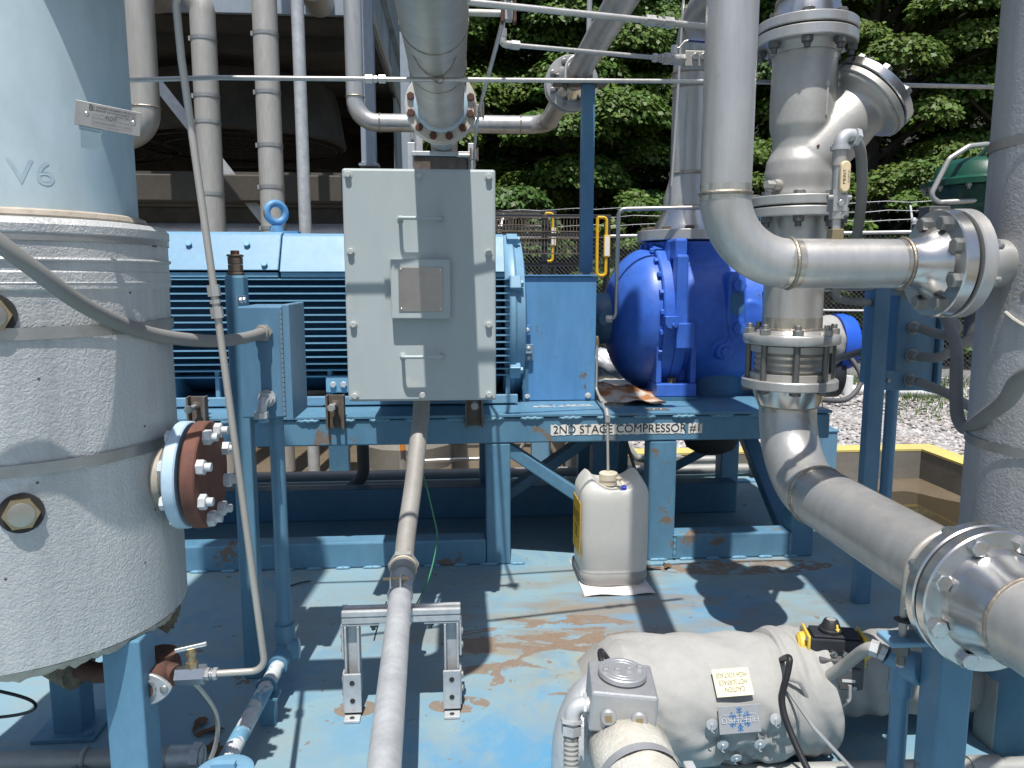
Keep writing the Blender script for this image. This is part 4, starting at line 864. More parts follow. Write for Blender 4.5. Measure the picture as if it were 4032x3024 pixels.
cs.prism([(-.02, -.055), (.02, -.055), (.02, .055), (-.02, .055)], (1.245, YB + .004, .925), Vector((.9, 0, -.4)), Vector((.4, 0, .9)), -.07)
bs = part('casing', cs, 'compressor_blue', t, 80); q_ = bs.modifiers.new('Remesh', 'REMESH'); q_.mode = 'VOXEL'; q_.voxel_size = .0075; q_.use_smooth_shade = True; q_ = bs.modifiers.new('Smooth', 'SMOOTH'); q_.iterations = 5; q_.factor = .5
part('flange_web', MB().box(.972, 1.027, AY - .372, AY - .30, .94, 1.30).box(.972, 1.027, AY - .34, AY + .34, 1.28, 1.372), 'compressor_blue', t, 0, .012)
part('lug', MB().prism([(-.03, .02), (-.03, -.012), (-.02, -.03), (0, -.036), (.02, -.03), (.03, -.012), (.03, .02)], (.95, AY - .40, 1.01), (1, 0, 0), (0, 0, 1), -.06).cyl((.955, AY - .407, .993), (.955, AY - .40, .993), .008, n=12), 'compressor_blue', t, 30, .002)
part('lug', MB().box(.975, 1.055, AY - .388, AY - .31, .885, 1.00), 'compressor_blue', t, 0, .006)
ft_ = part('foot', MB().box(.905, 1.088, 3.385, 3.55, .662, .722).box(.905, .93, 3.40, 3.56, .722, .93).box(1.063, 1.088, 3.40, 3.56, .722, .93).box(.931, 1.062, 3.47, 3.56, .722, .90), 'compressor_blue', t, 0, .005)
part('shim', MB().box(.90, 1.09, 3.38, 3.55, .6445, .6615), 'frame_blue_deep', t, 0)
bolt(ft_, (.985, 3.43, .722), (0, 0, 1), .022, 'rust_steel', 'washer_head', stretch=1.1)
part('foot', MB().box(1.46, 1.60, 3.40, 3.55, .662, .74).box(1.47, 1.59, 3.45, 3.55, .74, .9), 'compressor_blue', t, 0, .005)
part('discharge_drum', MB().cyl((1.25, AY, .645), (1.25, AY, .80), .22, n=40), 'motor_deep', t)
# cast boss strip with three plugs
for x, z, r_ in ((1.258, 1.165, .030), (1.263, .972, .028), (1.208, .868, .022)):
    bolt(bs, (x, YB - .012, z), (0, -1, 0), r_, 'compressor_blue', 'head', 'plug', stretch=.8)
part('slot', MB().prism(stadium(.028, .025), (1.256, YB - .001, 1.085), (1, 0, 0), (0, 0, 1), -.003), 'motor_deep', t, 0)
rp = part('rating_plate', MB().box(1.38, 1.50, AY - .352, AY - .349, 1.13, 1.24), 'white_plastic', t, 0, .001, label='white printed rating plate')
lm = MB()
for i in range(9): lm.box(1.39, 1.49, AY - .3532, AY - .3525, 1.158 + i*.0085, 1.161 + i*.0085)
part('printed_line', lm, 'ink_grey', rp, 0); part('printed_logo', MB().box(1.43, 1.47, AY - .3532, AY - .3525, 1.135, 1.150), 'ink_blue', rp, 0)
part('oil_plug', MB().hexa((1.39, AY - .36, .995), (1.42, AY - .40, .995), .017).hexa((1.42, AY - .38, .995), (1.455, AY - .38, .995), .012), 'brass', t)
# suction pipe
PX = 1.128
t = thing('suction_pipe', 'vertical stainless suction pipe on top of the blue compressor', 'pipe', (PX, AY, 1.37))
f = flange(t, (PX, AY, 1.372), (0, 0, 1), .243, .048, 'stainless', 12, .022, 'rust_steel', 'head', pcd=.205)
part('reducer', MB().lathe([(0, .168), (.03, .16), (.085, .128), (.11, .122)], (PX, AY, 1.42), (0, 0, 1), 48), 'machined', t)
part('reducer', MB().lathe([(0, .122), (.05, .12), (.11, .102), (.16, .092)], (PX, AY, 1.53), (0, 0, 1), 48), 'stainless', t)
part('pipe_run', MB().tube([(PX, AY, 1.69), (PX, AY, 2.37), (PX, 2.3, 2.37)], .092, 40, .22, 12), 'stainless', t)
for z, r_ in ((1.53, .122), (1.69, .092), (2.085, .092), (2.15, .092)): part('weld_bead', MB().torus((PX, AY, z), (0, 0, 1), r_, .008, 44, 8), 'weld', t)
part('impulse_tube', MB().tube([(PX - .12, 3.6, 1.62), (PX - .105, 3.6, 2.0), (PX - .08, 3.6, 2.7)], .006, 8), 'stainless', t)
t = thing('impulse_tube', 'bent steel tube rising in front of the blue compressor dome', 'tube', (.72, 3.5, 1.0))
part('tube_run', MB().tube([(.70, 3.52, 1.01), (.735, 3.50, 1.01), (.740, 3.50, 1.505), (1.12, 3.47, 1.512)], .0095, 10, .03, 6), 'stainless', t)
part('fitting', MB().hexa((.695, 3.52, 1.01), (.722, 3.51, 1.01), .018), 'stainless', t)
part('fitting_plate', MB().cyl((.690, 3.55, 1.01), (.690, 3.525, 1.01), .03, n=20), 'frame_blue_deep', t)

# ================================================================ FOUR-INCH RISER TO RIGHT VESSEL
t = thing('discharge_riser', 'bare stainless riser pipe that elbows right into the insulated vessel', 'pipe', (.622, HY, HZ))
part('pipe_run', MB().tube([(.622, HY, 4.2), (.622, HY, HZ), (1.055, HY, HZ)], .0575, 48, .158, 18), 'stainless', t)
for p, ax in (((.622, HY, HZ + .158), (0, 0, 1)), ((.78, HY, HZ), (1, 0, 0)), ((1.055, HY, HZ), (1, 0, 0))): part('weld_bead', MB().torus(p, ax, .0575, .0052, 44, 8), 'weld', t); part('heat_tint_band', MB().lathe([(-.016, .0577), (.020, .0577)], p, ax, 48, cap0=False, cap1=False), 'heat_tint', t)
part('weld_neck', MB().lathe([(0, .0575), (.03, .06), (.055, .072), (.075, .085)], (1.055, HY, HZ), (1, 0, 0), 44), 'machined', t)
f = part('flange', disc((1.130, HY, HZ), (1, 0, 0), .127, .032, 56), 'machined', t); bolt_ring(f, (1.130, HY, HZ), (-1, 0, 0), .1, 8, .0175, 'bolt_steel', 'head', stretch=1.1)
part('gasket', MB().cyl((1.162, HY, HZ), (1.166, HY, HZ), .122, n=48), 'gasket', t)

# ================================================================ SIX-INCH RISER, STRAINER, EXPANSION JOINT
RX, RY = 1.010, 2.25
t = thing('strainer_riser', 'stainless pipe rising above the strainer with bolted top flange', 'pipe', (RX, RY, 1.9))
part('pipe_run', MB().cyl((RX, RY, 1.975), (RX, RY, 4.2), .084, n=48), 'stainless', t)
part('weld_bead', MB().torus((RX, RY, 1.975), (0, 0, 1), .084, .006, 44, 8), 'weld', t)
part('weld_neck', MB().lathe([(0, .098), (.03, .094), (.06, .085)], (RX, RY, 1.915), (0, 0, 1), 48), 'machined', t)
f = part('flange', disc((RX, RY, 1.887), (0, 0, 1), .140, .027, 64), 'stainless', t); bolt_ring(f, (RX, RY, 1.914), (0, 0, 1), .121, 8, .017, 'bolt_dark', 'head', stretch=.9)
t = thing('y_strainer', 'cast steel strainer with angled branch and bolted cap', 'strainer', (RX, RY, 1.43))
stb = MB().lathe([(0, .098), (.02, .094), (.06, .098), (.10, .094), (.135, .080), (.16, .079), (.20, .090), (.26, .0915), (.38, .0895), (.40, .094)], (RX, RY, 1.432), (0, 0, 1), 64)
f = part('upper_flange', disc((RX, RY, 1.852), (0, 0, 1), .140, .03, 64), 'stainless', t); bolt_ring(f, (RX, RY, 1.852), (0, 0, -1), .121, 8, .0165, 'bolt_dark', 'nut', name='nut')
part('upper_neck', MB().lathe([(0, .094), (.028, .112)], (RX, RY, 1.83), (0, 0, 1), 48), 'cast', t)
part('gasket', MB().cyl((RX, RY, 1.882), (RX, RY, 1.887), .13, n=48), 'gasket', t)
f = part('lower_flange', disc((RX, RY, 1.404), (0, 0, 1), .140, .027, 64), 'stainless', t); bolt_ring(f, (RX, RY, 1.431), (0, 0, 1), .121, 8, .0165, 'bolt_steel', 'head')
ba = Vector((.70, -.03, .71)).normalized(); b0 = Vector((1.015, RY, 1.525))
stb.lathe([(-.04, .075), (.02, .092), (.16, .0935), (.20, .088), (.222, .088), (.235, .118), (.25, .125)], b0, ba, 56)
part('branch_flange', disc(b0 + ba*.245, ba, .128, .02, 56), 'cast', t)
cap = part('branch_cap', disc(b0 + ba*.270, ba, .128, .028, 56), 'machined', t); bolt_ring(cap, b0 + ba*.298, ba, .108, 8, .016, 'bolt_steel', 'head', stretch=1.2)
part('gasket', MB().cyl(b0 + ba*.264, b0 + ba*.271, .12, n=48), 'gasket', t)
bx_, by_ = Vector((.71, 0, -.70)), Vector((.70, 0, .71))
pp = b0 + ba*.125 + Vector((0, -.060, 0)); part('cast_pad', MB().prism([(-.052, -.040), (.052, -.040), (.052, .040), (-.052, .040)], pp, by_, bx_, .040), 'cast', t, 0, .004)
sb_ = part('strainer_body', stb, 'cast', t, 80); q_ = sb_.modifiers.new('Remesh', 'REMESH'); q_.mode = 'VOXEL'; q_.voxel_size = .0042; q_.use_smooth_shade = True; q_ = sb_.modifiers.new('Smooth', 'SMOOTH'); q_.iterations = 9; q_.factor = .5
part('flow_arrow', MB().prism([(-.003, -.05), (.003, -.05), (.003, .03), (.008, .03), (0, .05), (-.008, .03), (-.003, .03)], (RX + .03, RY - .0885, 1.70), (1, 0, 0), (0, 0, 1), -.006), 'cast', t, 0)
part('drain_plug', MB().hexa((RX - .085, RY - .05, 1.462), (RX - .125, RY - .065, 1.462), .012).cyl((RX - .075, RY - .045, 1.462), (RX - .10, RY - .055, 1.462), .016, n=16), 'cast', t)
part('boss', MB().cyl((RX + .01, RY - .085, 1.565), (RX + .01, RY - .093, 1.565), .004, n=8), 'rust', t)
t = thing('riser_spool', 'short stainless pipe spool between strainer and expansion joint', 'pipe', (RX, RY, 1.05))
f = part('flange', disc((RX, RY, 1.372), (0, 0, 1), .140, .027, 64), 'stainless', t); bolt_ring(f, (RX, RY, 1.372), (0, 0, -1), .121, 8, .0165, 'bolt_dark', 'nut', name='nut')
part('gasket', MB().cyl((RX, RY, 1.399), (RX, RY, 1.404), .13, n=48), 'gasket', t)
part('pipe_run', MB().cyl((RX, RY, 1.04), (RX, RY, 1.372), .086, n=48), 'stainless', t)
part('weld_bead', MB().torus((RX, RY, 1.046), (0, 0, 1), .086, .005, 44, 8), 'weld', t); part('heat_tint_band', MB().lathe([(1.05, .0863), (1.082, .0863)], (RX, RY, 0), (0, 0, 1), 56, cap0=False, cap1=False), 'heat_tint', t)
part('side_stub', MB().cyl((RX + .07, RY + .06, 1.19), (RX + .40, RY + .30, 1.19), .035, n=20), 'stainless', t)
t = thing('expansion_joint', 'flanged expansion joint with long tie bolts below the spool', 'expansion joint', (RX, RY, .88))
f = part('upper_flange', MB().lathe([(0, .137), (.004, .140), (.024, .140), (.028, .137), (.030, .105), (.040, .098)], (RX, RY, 1.004), (0, 0, 1), 64), 'stainless', t)
f2 = part('lower_flange', disc((RX, RY, .870), (0, 0, 1), .140, .028, 64), 'stainless', t)
part('bellows', MB().lathe([(0, .118), (.018, .118), (.019, .10), (.03, .105), (.04, .098), (.05, .105), (.06, .098), (.07, .105), (.08, .1), (.081, .118), (.10, .118), (.1055, .112)], (RX, RY, .8985), (0, 0, 1), 56), 'stainless_brown', t)
x_, y_, a_ = ortho((0, 0, 1))
for i in range(8):
    an = math.pi/8 + i*math.pi/4 + .12; p = Vector((RX + .121*math.cos(an), RY + .121*math.sin(an), 0))
    part('tie_bolt', MB().cyl(p + Vector((0, 0, .8985)), p + Vector((0, 0, 1.0035)), .0095, n=12), 'bolt_dark', t)
    bolt(f, p + Vector((0, 0, 1.033)), (0, 0, 1), .0165, 'bolt_steel', 'nut', 'nut', roll=random.random()); bolt(f2, p + Vector((0, 0, .870)), (0, 0, -1), .0165, 'bolt_dark', 'head', roll=random.random())
t = thing('discharge_line', 'big stainless line that elbows forward to the polished flange at right', 'pipe', (RX, 1.8, .5))
LZ = .592
part('weld_neck', MB().lathe([(0, .108), (-.03, .10), (-.055, .088)], (RX, RY, .870), (0, 0, 1), 48), 'machined', t)
part('pipe_run', MB().tube([(RX, RY, .816), (RX, RY, LZ), (RX, 1.455, LZ)], .084, 56, .224, 20), 'stainless', t)
for p, ax in (((RX, RY, .815), (0, 0, 1)), ((RX, RY - .226, LZ), (0, 1, 0)), ((RX, 1.455, LZ), (0, 1, 0))): part('weld_bead', MB().torus(p, ax, .084, .0048, 48, 8), 'weld', t); part('heat_tint_band', MB().lathe([(-.022, .0843), (.014, .0843)], p, ax, 56, cap0=False, cap1=False), 'heat_tint', t)
part('seam_line', MB().cyl((RX + .03, 2.0, LZ + .0788), (RX + .03, 1.5, LZ + .0788), .0012, n=6), 'weld', t)
f = part('rear_flange', disc((RX, 1.345, LZ), (0, 1, 0), .140, .028, 72), 'machined', t); bolt_ring(f, (RX, 1.373, LZ), (0, 1, 0), .12, 8, .0165, 'bolt_bright', 'nut', name='nut')
part('weld_neck', MB().lathe([(0, .11), (.03, .10), (.082, .085)], (RX, 1.373, LZ), (0, 1, 0), 48), 'machined', t)
part('gasket', MB().cyl((RX, 1.338, LZ), (RX, 1.345, LZ), .134, n=64), 'gasket', t)
f = part('front_flange', disc((RX, 1.310, LZ), (0, 1, 0), .140, .028, 72), 'machined', t); bolt_ring(f, (RX, 1.310, LZ), (0, -1, 0), .12, 8, .0175, 'bolt_bright', 'head', stretch=1.1)
part('weld_neck', MB().lathe([(0, .106), (.03, .1), (.06, .088), (.085, .0845)], (RX, 1.310, LZ), (0, -1, 0), 56), 'machined', t)
part('weld_bead', MB().torus((RX, 1.222, LZ), (0, 1, 0), .084, .004, 48, 8), 'weld', t)
part('pipe_run', MB().cyl((RX, 1.223, LZ), (RX, .25, LZ), .084, n=56), 'stainless', t)
# its support post with u-bolt
t = thing('pipe_support_post', 'square blue post and clamp plate under the polished flange', 'post', (RX, 1.43, 0))
part('post', MB().box(.978, 1.048, 1.40, 1.47, 0, .452), 'frame_blue', t, 0, .005)
cp = part('clamp_plate', MB().box(RX - .135, RX + .135, 1.41, 1.47, .4535, .466), 'lid_blue', t, 0, .004)
part('u_bolt', MB().tube([(RX - .095, 1.44, .40), (RX - .095, 1.44, LZ)] + [(RX - .095*math.cos(a), 1.44, LZ + .095*math.sin(a)) for a in np.linspace(.08, 3.06, 18)] + [(RX + .095, 1.44, LZ), (RX + .095, 1.44, .40)], .0085, 10), 'stainless_brown', t)
for x in (RX - .095, RX + .095): bolt(cp, (x, 1.44, .453), (0, 0, -1), .017, 'bolt_dark', 'nut', 'nut', stretch=1.6)
part('rubber_sleeve', MB().torus((RX - .095, 1.44, .50), (.15, .2, 1), .014, .005, 20, 8), 'black_rubber', t)

# ball valve tree with hose on the four-inch pipe
bx, by = .889, HY
t = thing('vent_valve', 'small vent valve with cream handle standing on the stainless pipe', 'valve', (bx, by, 1.29))
part('boss', MB().box(bx - .014, bx + .014, by - .014, by + .014, 1.285, 1.312), 'brass', t, 0, .002)
part('nipple', MB().cyl((bx, by, 1.312), (bx, by, 1.34), .010, n=16), 'stainless', t)
vb = part('valve_body', MB().hexa((bx, by, 1.335), (bx, by, 1.352), .017).box(bx - .017, bx + .017, by - .016, by + .016, 1.352, 1.388).hexa((bx, by, 1.388), (bx, by, 1.402), .018).cyl((bx - .028, by - .008, 1.383), (bx + .028, by - .008, 1.383), .006, n=12), 'stainless', t, 30)
bolt(vb, (bx, by - .016, 1.370), (0, -1, 0), .008, 'bolt_bright')
part('valve_barrel', MB().cyl((bx, by, 1.402), (bx, by, 1.455), .0145, n=20), 'stainless', t)
hd = part('handle', MB().prism(stadium(.0115, .024), (bx + .003, by - .028, 1.428), (1, 0, 0), (0, 0, 1), -.012), 'cream_handle', t, 40, .003, label='cream plastic handle with dark lettering')
letter(hd, 'merit', 'ink', Matrix.Translation((bx - .0005, by - .0284, 1.428)) @ FACE @ Matrix.Rotation(R(90), 4, 'Z') @ Matrix.Diagonal((.85, .55, 1, 1))); letter(hd, 'merit2', 'ink_tan', Matrix.Translation((bx + .0095, by - .0284, 1.428)) @ FACE @ Matrix.Rotation(R(90), 4, 'Z') @ Matrix.Diagonal((.85, .8, 1, 1)))
part('upper_nipple', MB().cyl((bx, by, 1.455), (bx, by, 1.490), .0165, n=20), 'stainless_brown', t)
part('elbow_fitting', MB().lathe([(0, .022), (.008, .022), (.009, .018), (.013, .018)], (bx, by, 1.490), (0, 0, 1), 20).tube([(bx, by, 1.50), (bx + .002, by, 1.525), (bx + .030, by + .005, 1.524)], .0155, 14, .02, 6).hexa((bx + .030, by + .005, 1.522), (bx + .042, by + .008, 1.519), .021), 'galvanised', t)
solo('flexible_hose', MB().tube(smooth_path([(bx + .036, by + .006, 1.520), (.955, 1.80, 1.485), (.995, 1.86, 1.39), (1.03, 1.95, 1.27), (1.07, 2.1, 1.18), (1.2, 2.35, 1.135), (1.40, 2.58, 1.115), (1.50, 2.66, 1.11)], 8), .0125, 14), 'hose_grey', 'grey hose hanging from the vent valve to the right blue box', 'hose')

# ================================================================ TUBING OVERHEAD
def tubing(name, label, pts, r, fits=(), fil=.02, m='stainless', fr=1.75):
    t = thing(name, label, 'tube', pts[0]); part('tube_run', MB().tube(pts, r, 14, fil, 6), m, t)
    for p, q in fits: hexfit(t, p, q, r*fr)
    return t
tubing('steel_tube', 'long thin tube crossing the whole view below the overhead pipe', [(-1.35, 2.32, 1.738), (-.9, 2.31, 1.744), (-.67, 2.31, 1.755), (-.2, 2.31, 1.759), (.9, 2.395, 1.792), (2.3, 2.41, 1.792)], .0066, [((-.248, 2.31, 1.7587), (-.192, 2.31, 1.7593))], .4)
tubing('steel_tube', 'thick tube with coupling running to the riser at the top', [(-.45, 1.80, 1.838), (.78, 2.03, 1.825)], .0078, [((.475, 1.973, 1.8283), (.548, 1.987, 1.8275))])
t = tubing('steel_tube', 'tube that drops through an elbow then runs right to the manifold valve', [(.163, 2.63, 3.2), (.163, 2.63, 1.955), (.185, 2.634, 1.953)], .0075, (), .012)
part('tube_run', MB().cyl((.18, 2.634, 1.953), (.690, 2.735, 1.950), .0075, n=14), 'stainless', t)
part('elbow_fitting', MB().hexa((.163, 2.63, 1.975), (.163, 2.63, 2.0), .0145).tube([(.163, 2.63, 1.98), (.163, 2.63, 1.953), (.19, 2.635, 1.953)], .0125, 12, .012, 5).hexa((.19, 2.635, 1.953), (.218, 2.641, 1.953), .0145), 'stainless', t)
t = thing('manifold_valve', 'blue handled ball valve and block manifold beside the riser', 'valve', (.75, 2.75, 1.93))
hexfit(t, (.688, 2.735, 1.950), (.728, 2.743, 1.950), .015)
part('valve_body', MB().hexa((.728, 2.743, 1.95), (.748, 2.747, 1.95), .020).cyl((.748, 2.747, 1.95), (.785, 2.754, 1.95), .018, n=18).hexa((.785, 2.754, 1.95), (.803, 2.758, 1.95), .020).cyl((.765, 2.75, 1.965), (.765, 2.75, 1.99), .012, n=14).hexa((.765, 2.75, 1.985), (.765, 2.75, 1.995), .012), 'stainless', t, 30)
part('lever', MB().tube([(.760, 2.745, 1.985), (.782, 2.745, 1.986), (.800, 2.745, 2.008), (.815, 2.745, 2.012)], .0035, 8, .01, 4), 'stainless', t)
part('grip', MB().tube([(.812, 2.745, 2.012), (.875, 2.745, 2.008)], lambda q: .0052 + .001*math.sin(q*3.1), 10), 'navy_vinyl', t)
mb_ = part('manifold_block', MB().box(.803, .905, 2.74, 2.785, 1.925, 1.978), 'stainless_brown', t, 0, .003)
for x in (.838, .866): bolt(mb_, (x, 2.74, 1.957), (0, -1, 0), .012, 'bolt_bright', stretch=1.2)
part('outlet_tube', MB().tube([(.90, 2.76, 1.95), (1.0, 2.76, 1.95), (1.0, 2.5, 1.95)], .0075, 10, .02), 'stainless', t)
tubing('steel_tube', 'thin tube clamped to brackets descending right of the flanged pipe', [(.152, 2.10, 1.99), (.148, 2.17, 1.93), (.135, 2.4, 1.90), (.098, 3.08, 1.835), (.092, 3.2, 1.80), (.096, 3.75, 1.78), (.096, 3.80, 1.55), (.096, 3.8, 1.3)], .0065, (), .05)
for i, (z, y, x, bx0, lab) in enumerate(((1.905, 2.17, .150, .03, 'rusty tube clamp upper on the overhead pipe'), (1.835, 3.08, .098, .075, 'small tube clamp beside the rusty bolted flange'), (1.775, 3.75, .096, .015, 'small tube clamp lower behind the flanged pipe'))):
    c = thing('tube_clamp', lab, 'clamp', (x, y, z), 'tube clamps')
    part('clamp_block', MB().box(x - .011, x + .011, y - .010, y + .016, z - .024, z + .024), 'galv_dull', c, 0, .002)
    for sx in (-.0165, .0165): part('clamp_cheek', MB().box(x + sx - .004, x + sx + .004, y - .013, y + .019, z - .029, z + .029), 'rust_dark' if i == 0 else 'rust_steel', c, 0, .001)
    part('standoff', MB().cyl((bx0, y + .005, z - .004), (x - .021, y + .005, z - .004), .009, n=12), 'flange_white', c)

# lone vertical tube top centre right
solo('steel_tube', MB().cyl((.66, 3.9, ZP), (.68, 3.9, 4.2), .013, n=10), 'stainless', 'short vertical tube rising behind the pipe saddle', 'tube')

# ================================================================ JUG
t = thing('waste_oil_jug', 'white plastic waste oil jug standing on a white pad', 'jug', (.612, 2.945, .006))
jx, jy = .612, 2.945
def superell(a, b_, z, e=5, n=56, ox=0):
    out = []
    for i in range(n):
        th = 2*math.pi*i/n; c, s_ = math.cos(th), math.sin(th)
        r = (abs(c/a)**e + abs(s_/b_)**e)**(-1/e); out.append(Vector((jx + ox + r*c, jy + r*s_, z)))
    return out
lev = [(.004, .118, .108), (.010, .128, .118), (.030, .1345, .1235), (.050, .1355, .1245), (.052, .134, .123), (.075, .134, .123), (.080, .1362, .1252), (.2, .1365, .1255), (.31, .1365, .1255), (.345, .1365, .125), (.37, .1355, .1235), (.385, .132, .119)]
def jug_h(x, y): 
    h = .400 + .042*math.exp(-((abs(x) - .098)/.032)**2)*(1 - (y/.15)**2) - .022*math.exp(-(x/.055)**2)
    return h - .10*max(0, -(y + .045))*math.exp(-(x/.05)**4)
rg = [superell(a, b_, z) for z, a, b_ in lev]
for k in range(1, 11):
    f_ = 1 - (k/10.)**1.15*.97; q = superell(.132*f_, .119*f_, 0, 5); edge = min(1, k/3.)
    rg.append([Vector((p.x, p.y, (.385 + .02*math.sin(edge*1.57))*(1 - edge) + edge*jug_h(p.x - jx, p.y - jy))) for p in q])
part('bottle', MB().rings(rg), 'plastic_jug', t, 50)
part('oil_dregs', MB().rings([superell(a + .0006, b_ + .0006, z) for z, a, b_ in ((.012, .1285, .1185), (.03, .1345, .1235), (.05, .1355, .1245), (.0515, .1342, .1232), (.062, .1338, .1228))], False, False), 'oil_dregs', t, 50)
nk = part('neck_cap', MB().lathe([(0, .034), (.02, .034), (.021, .037), (.045, .037), (.048, .034), (.049, .012)], (jx - .012, jy - .005, .385), (0, 0, 1), 32), 'plastic_cap', t)
part('vent_spout', MB().tube([(jx + .018, jy - .035, .415), (jx + .026, jy - .06, .418), (jx + .03, jy - .092, .400)], .008, 10), 'plastic_cap', t)
part('blue_vent_cap', MB().lathe([(0, .0135), (.004, .0135), (.005, .011), (.022, .0095), (.023, .008)], (jx + .03, jy - .100, .380), (0, -.25, 1), 14), 'blue_cap', t, 30, label='small blue screw cap')
lb = part('side_label', MB().box(jx - .1395, jx - .1375, jy - .10, jy + .07, .12, .335), 'label_orange', t, 0, label='orange waste oil label')
letter(lb, 'waste', 'ink', Matrix(((0, 0, -1, jx - .1402), (-1, 0, 0, jy - .015), (0, 1, 0, .235), (0, 0, 0, 1))))
pad = MB(); n_ = 10; P = []
for j in range(n_):
    for i in range(n_):
        u, v = i/(n_-1), j/(n_-1); P.append((.477 + .272*u, 2.745 + .40*v, .004 + .0025*math.sin(u*9 + v*4) + .006*(v < .12)*abs(math.sin(u*5))))
pad.add(P, [(j*n_+i, j*n_+i+1, (j+1)*n_+i+1, (j+1)*n_+i) for j in range(n_-1) for i in range(n_-1)])
o = solo('absorbent_pad', pad, 'paper_white', 'white absorbent pad lying under the waste oil jug', 'pad', 60); sm = o.modifiers.new('Solidify', 'SOLIDIFY'); sm.thickness = .003
t = thing('drain_tube', 'thin drain tube from the guard down into the jug', 'tube', (.6, 3.0, .4))
part('tube_run', MB().tube([(.632, 3.40, .94), (.630, 3.39, .70), (.615, 3.15, .668), (.605, 3.05, .662), (.603, 3.0, .655), (jx - .010, 2.955, .42)], .0055, 10, .015, 4), 'stainless_brown', t)
part('fitting', MB().cyl((.605, 3.03, .668), (.604, 2.995, .645), .011, n=12).hexa((.604, 2.995, .650), (.603, 2.992, .625), .011), 'stainless', t); part('fitting', MB().hexa((.632, 3.40, .90), (.632, 3.40, .93), .009), 'brass', t)

# oily crumpled sheet beside the compressor foot
pad = MB(); P = []; n_ = 14
for j in range(n_):
    for i in range(n_):
        u, v = i/(n_-1), j/(n_-1); P.append((.64 + .27*u, 3.27 + .28*v - .03*u, .652 + .045*max(0, math.sin(u*2.6 + .3))*(1 - v)*.4 + .06*v*v*(1 - .5*u) + .006*math.sin(u*14 + v*5)))
pad.add(P, [(j*n_+i, j*n_+i+1, (j+1)*n_+i+1, (j+1)*n_+i) for j in range(n_-1) for i in range(n_-1)])
o = solo('oily_sheet', pad, 'paper_rusty', 'rust stained crumpled sheet lying by the compressor foot', 'sheet', 60); sm = o.modifiers.new('Solidify', 'SOLIDIFY'); sm.thickness = .004

# ================================================================ CONDUIT TO THE TERMINAL BOX AND STRUT STAND
t = thing('galvanised_conduit', 'thick galvanised conduit pipe running forward over the strut stand', 'conduit', (-.15, 1.8, .33))
part('conduit_run', MB().tube([(-.105, .3, .335), (-.160, 2.10, .335), (-.162, 2.16, .338)], .031, 36), 'galvanised', t)
part('coupling', MB().cyl((-.161, 2.16, .338), (-.1625, 2.215, .345), .037, n=32), 'galv_dull', t); part('lock_ring', MB().hexa((-.1625, 2.215, .345), (-.1630, 2.235, .348), .046), 'galv_dull', t); part('insulated_throat', MB().torus((-.1622, 2.205, .344), (0, 1, .1), .038, .004, 32, 6), 'plastic_cap', t)
cl = part('pipe_clamp', MB().torus((-.159, 2.03, .335), (.03, 1, 0), .0325, .0035, 32, 6).box(-.185, -.181, 2.005, 2.055, .365, .395).box(-.158, -.154, 2.005, 2.055, .365, .395), 'galvanised', t)
part('clamp_screw', MB().cyl((-.205, 2.03, .383), (-.135, 2.03, .383), .0045, n=10).hexa((-.154, 2.03, .383), (-.146, 2.03, .383), .010), 'brass', cl)
solo('flexible_conduit', MB().tube(smooth_path([(-.163, 2.236, .348), (-.160, 2.32, .40), (-.143, 2.48, .53), (-.130, 2.60, .66), (-.122, 2.66, .74), (-.120, 2.68, .813)], 10), .0295, 32), 'conduit_pvc', 'grey flexible conduit rising into the bottom of the terminal box', 'conduit')
t = thing('strut_stand', 'galvanised slotted strut stand bolted together under the conduit', 'stand', (-.16, 2.03, 0))
def channel(b_, x0, x1, y0, y1, z0, z1, m_=None): return b_.box(x0, x1, y0, y1, z0, z1, m_)
part('cross_strut', MB().box(-.318, .006, 2.012, 2.054, .262, .282).box(-.318, .006, 2.010, 2.024, .2825, .300).box(-.318, .006, 2.042, 2.056, .2825, .300), 'galvanised', t, 0, .003)
for x, s_ in ((-.292, -1), (-.020, 1)):
    lg = part('upright_strut', MB().box(x - .0205, x + .0205, 2.036, 2.056, .05, .255).box(x - .0205, x - .014, 2.012, 2.0355, .05, .255).box(x + .014, x + .0205, 2.012, 2.0355, .05, .255), 'galvanised', t, 0, .002)
    face = part('post_foot', MB().box(x - .024, x + .024, 1.998, 2.005, .012, .125).box(x - .022, x + .022, 1.965, 1.997, .0005, .009).box(x + s_*.024 - .003, x + s_*.024 + .003, 2.0055, 2.05, .02, .125), 'galvanised', t, 0, .002)
    for z in (.048, .10): part('bolt_hole', MB().cyl((x, 1.9965, z), (x, 1.9975, z), .007, n=16), 'gasket', face)
    part('bolt_hole', MB().cyl((x, 1.98, .0092), (x, 1.98, .0096), .007, n=16), 'gasket', face)
    ang = part('angle_bracket', MB().box(x + s_*.025 - .003, x + s_*.025 + .003, 2.015, 2.052, .16, .258).box(min(x + s_*.028, x - s_*.075), max(x + s_*.028, x - s_*.075), 2.014, 2.052, .2555, .2615), 'galvanised', t, 0, .002)
    for z in (.185, .225, .055, .095): bolt(ang, (x + s_*.028, 2.033, z), (s_, 0, 0), .011, 'stainless_brown', 'dome')
    bolt(ang, (x - s_*.058, 2.033, .2555), (0, 0, -1), .011, 'bolt_dark', 'nut', 'nut')
solo('ground_wire', MB().tube(smooth_path([(-.13, 2.75, .80), (-.150, 2.72, .70), (-.142, 2.66, .60), (-.11, 2.60, .50), (-.085, 2.66, .36), (-.075, 2.72, .25), (-.10, 2.6, .16), (-.14, 2.45, .12)], 8), .0028, 6), 'green_wire', 'green ground wire looping beside the flexible conduit', 'wire')
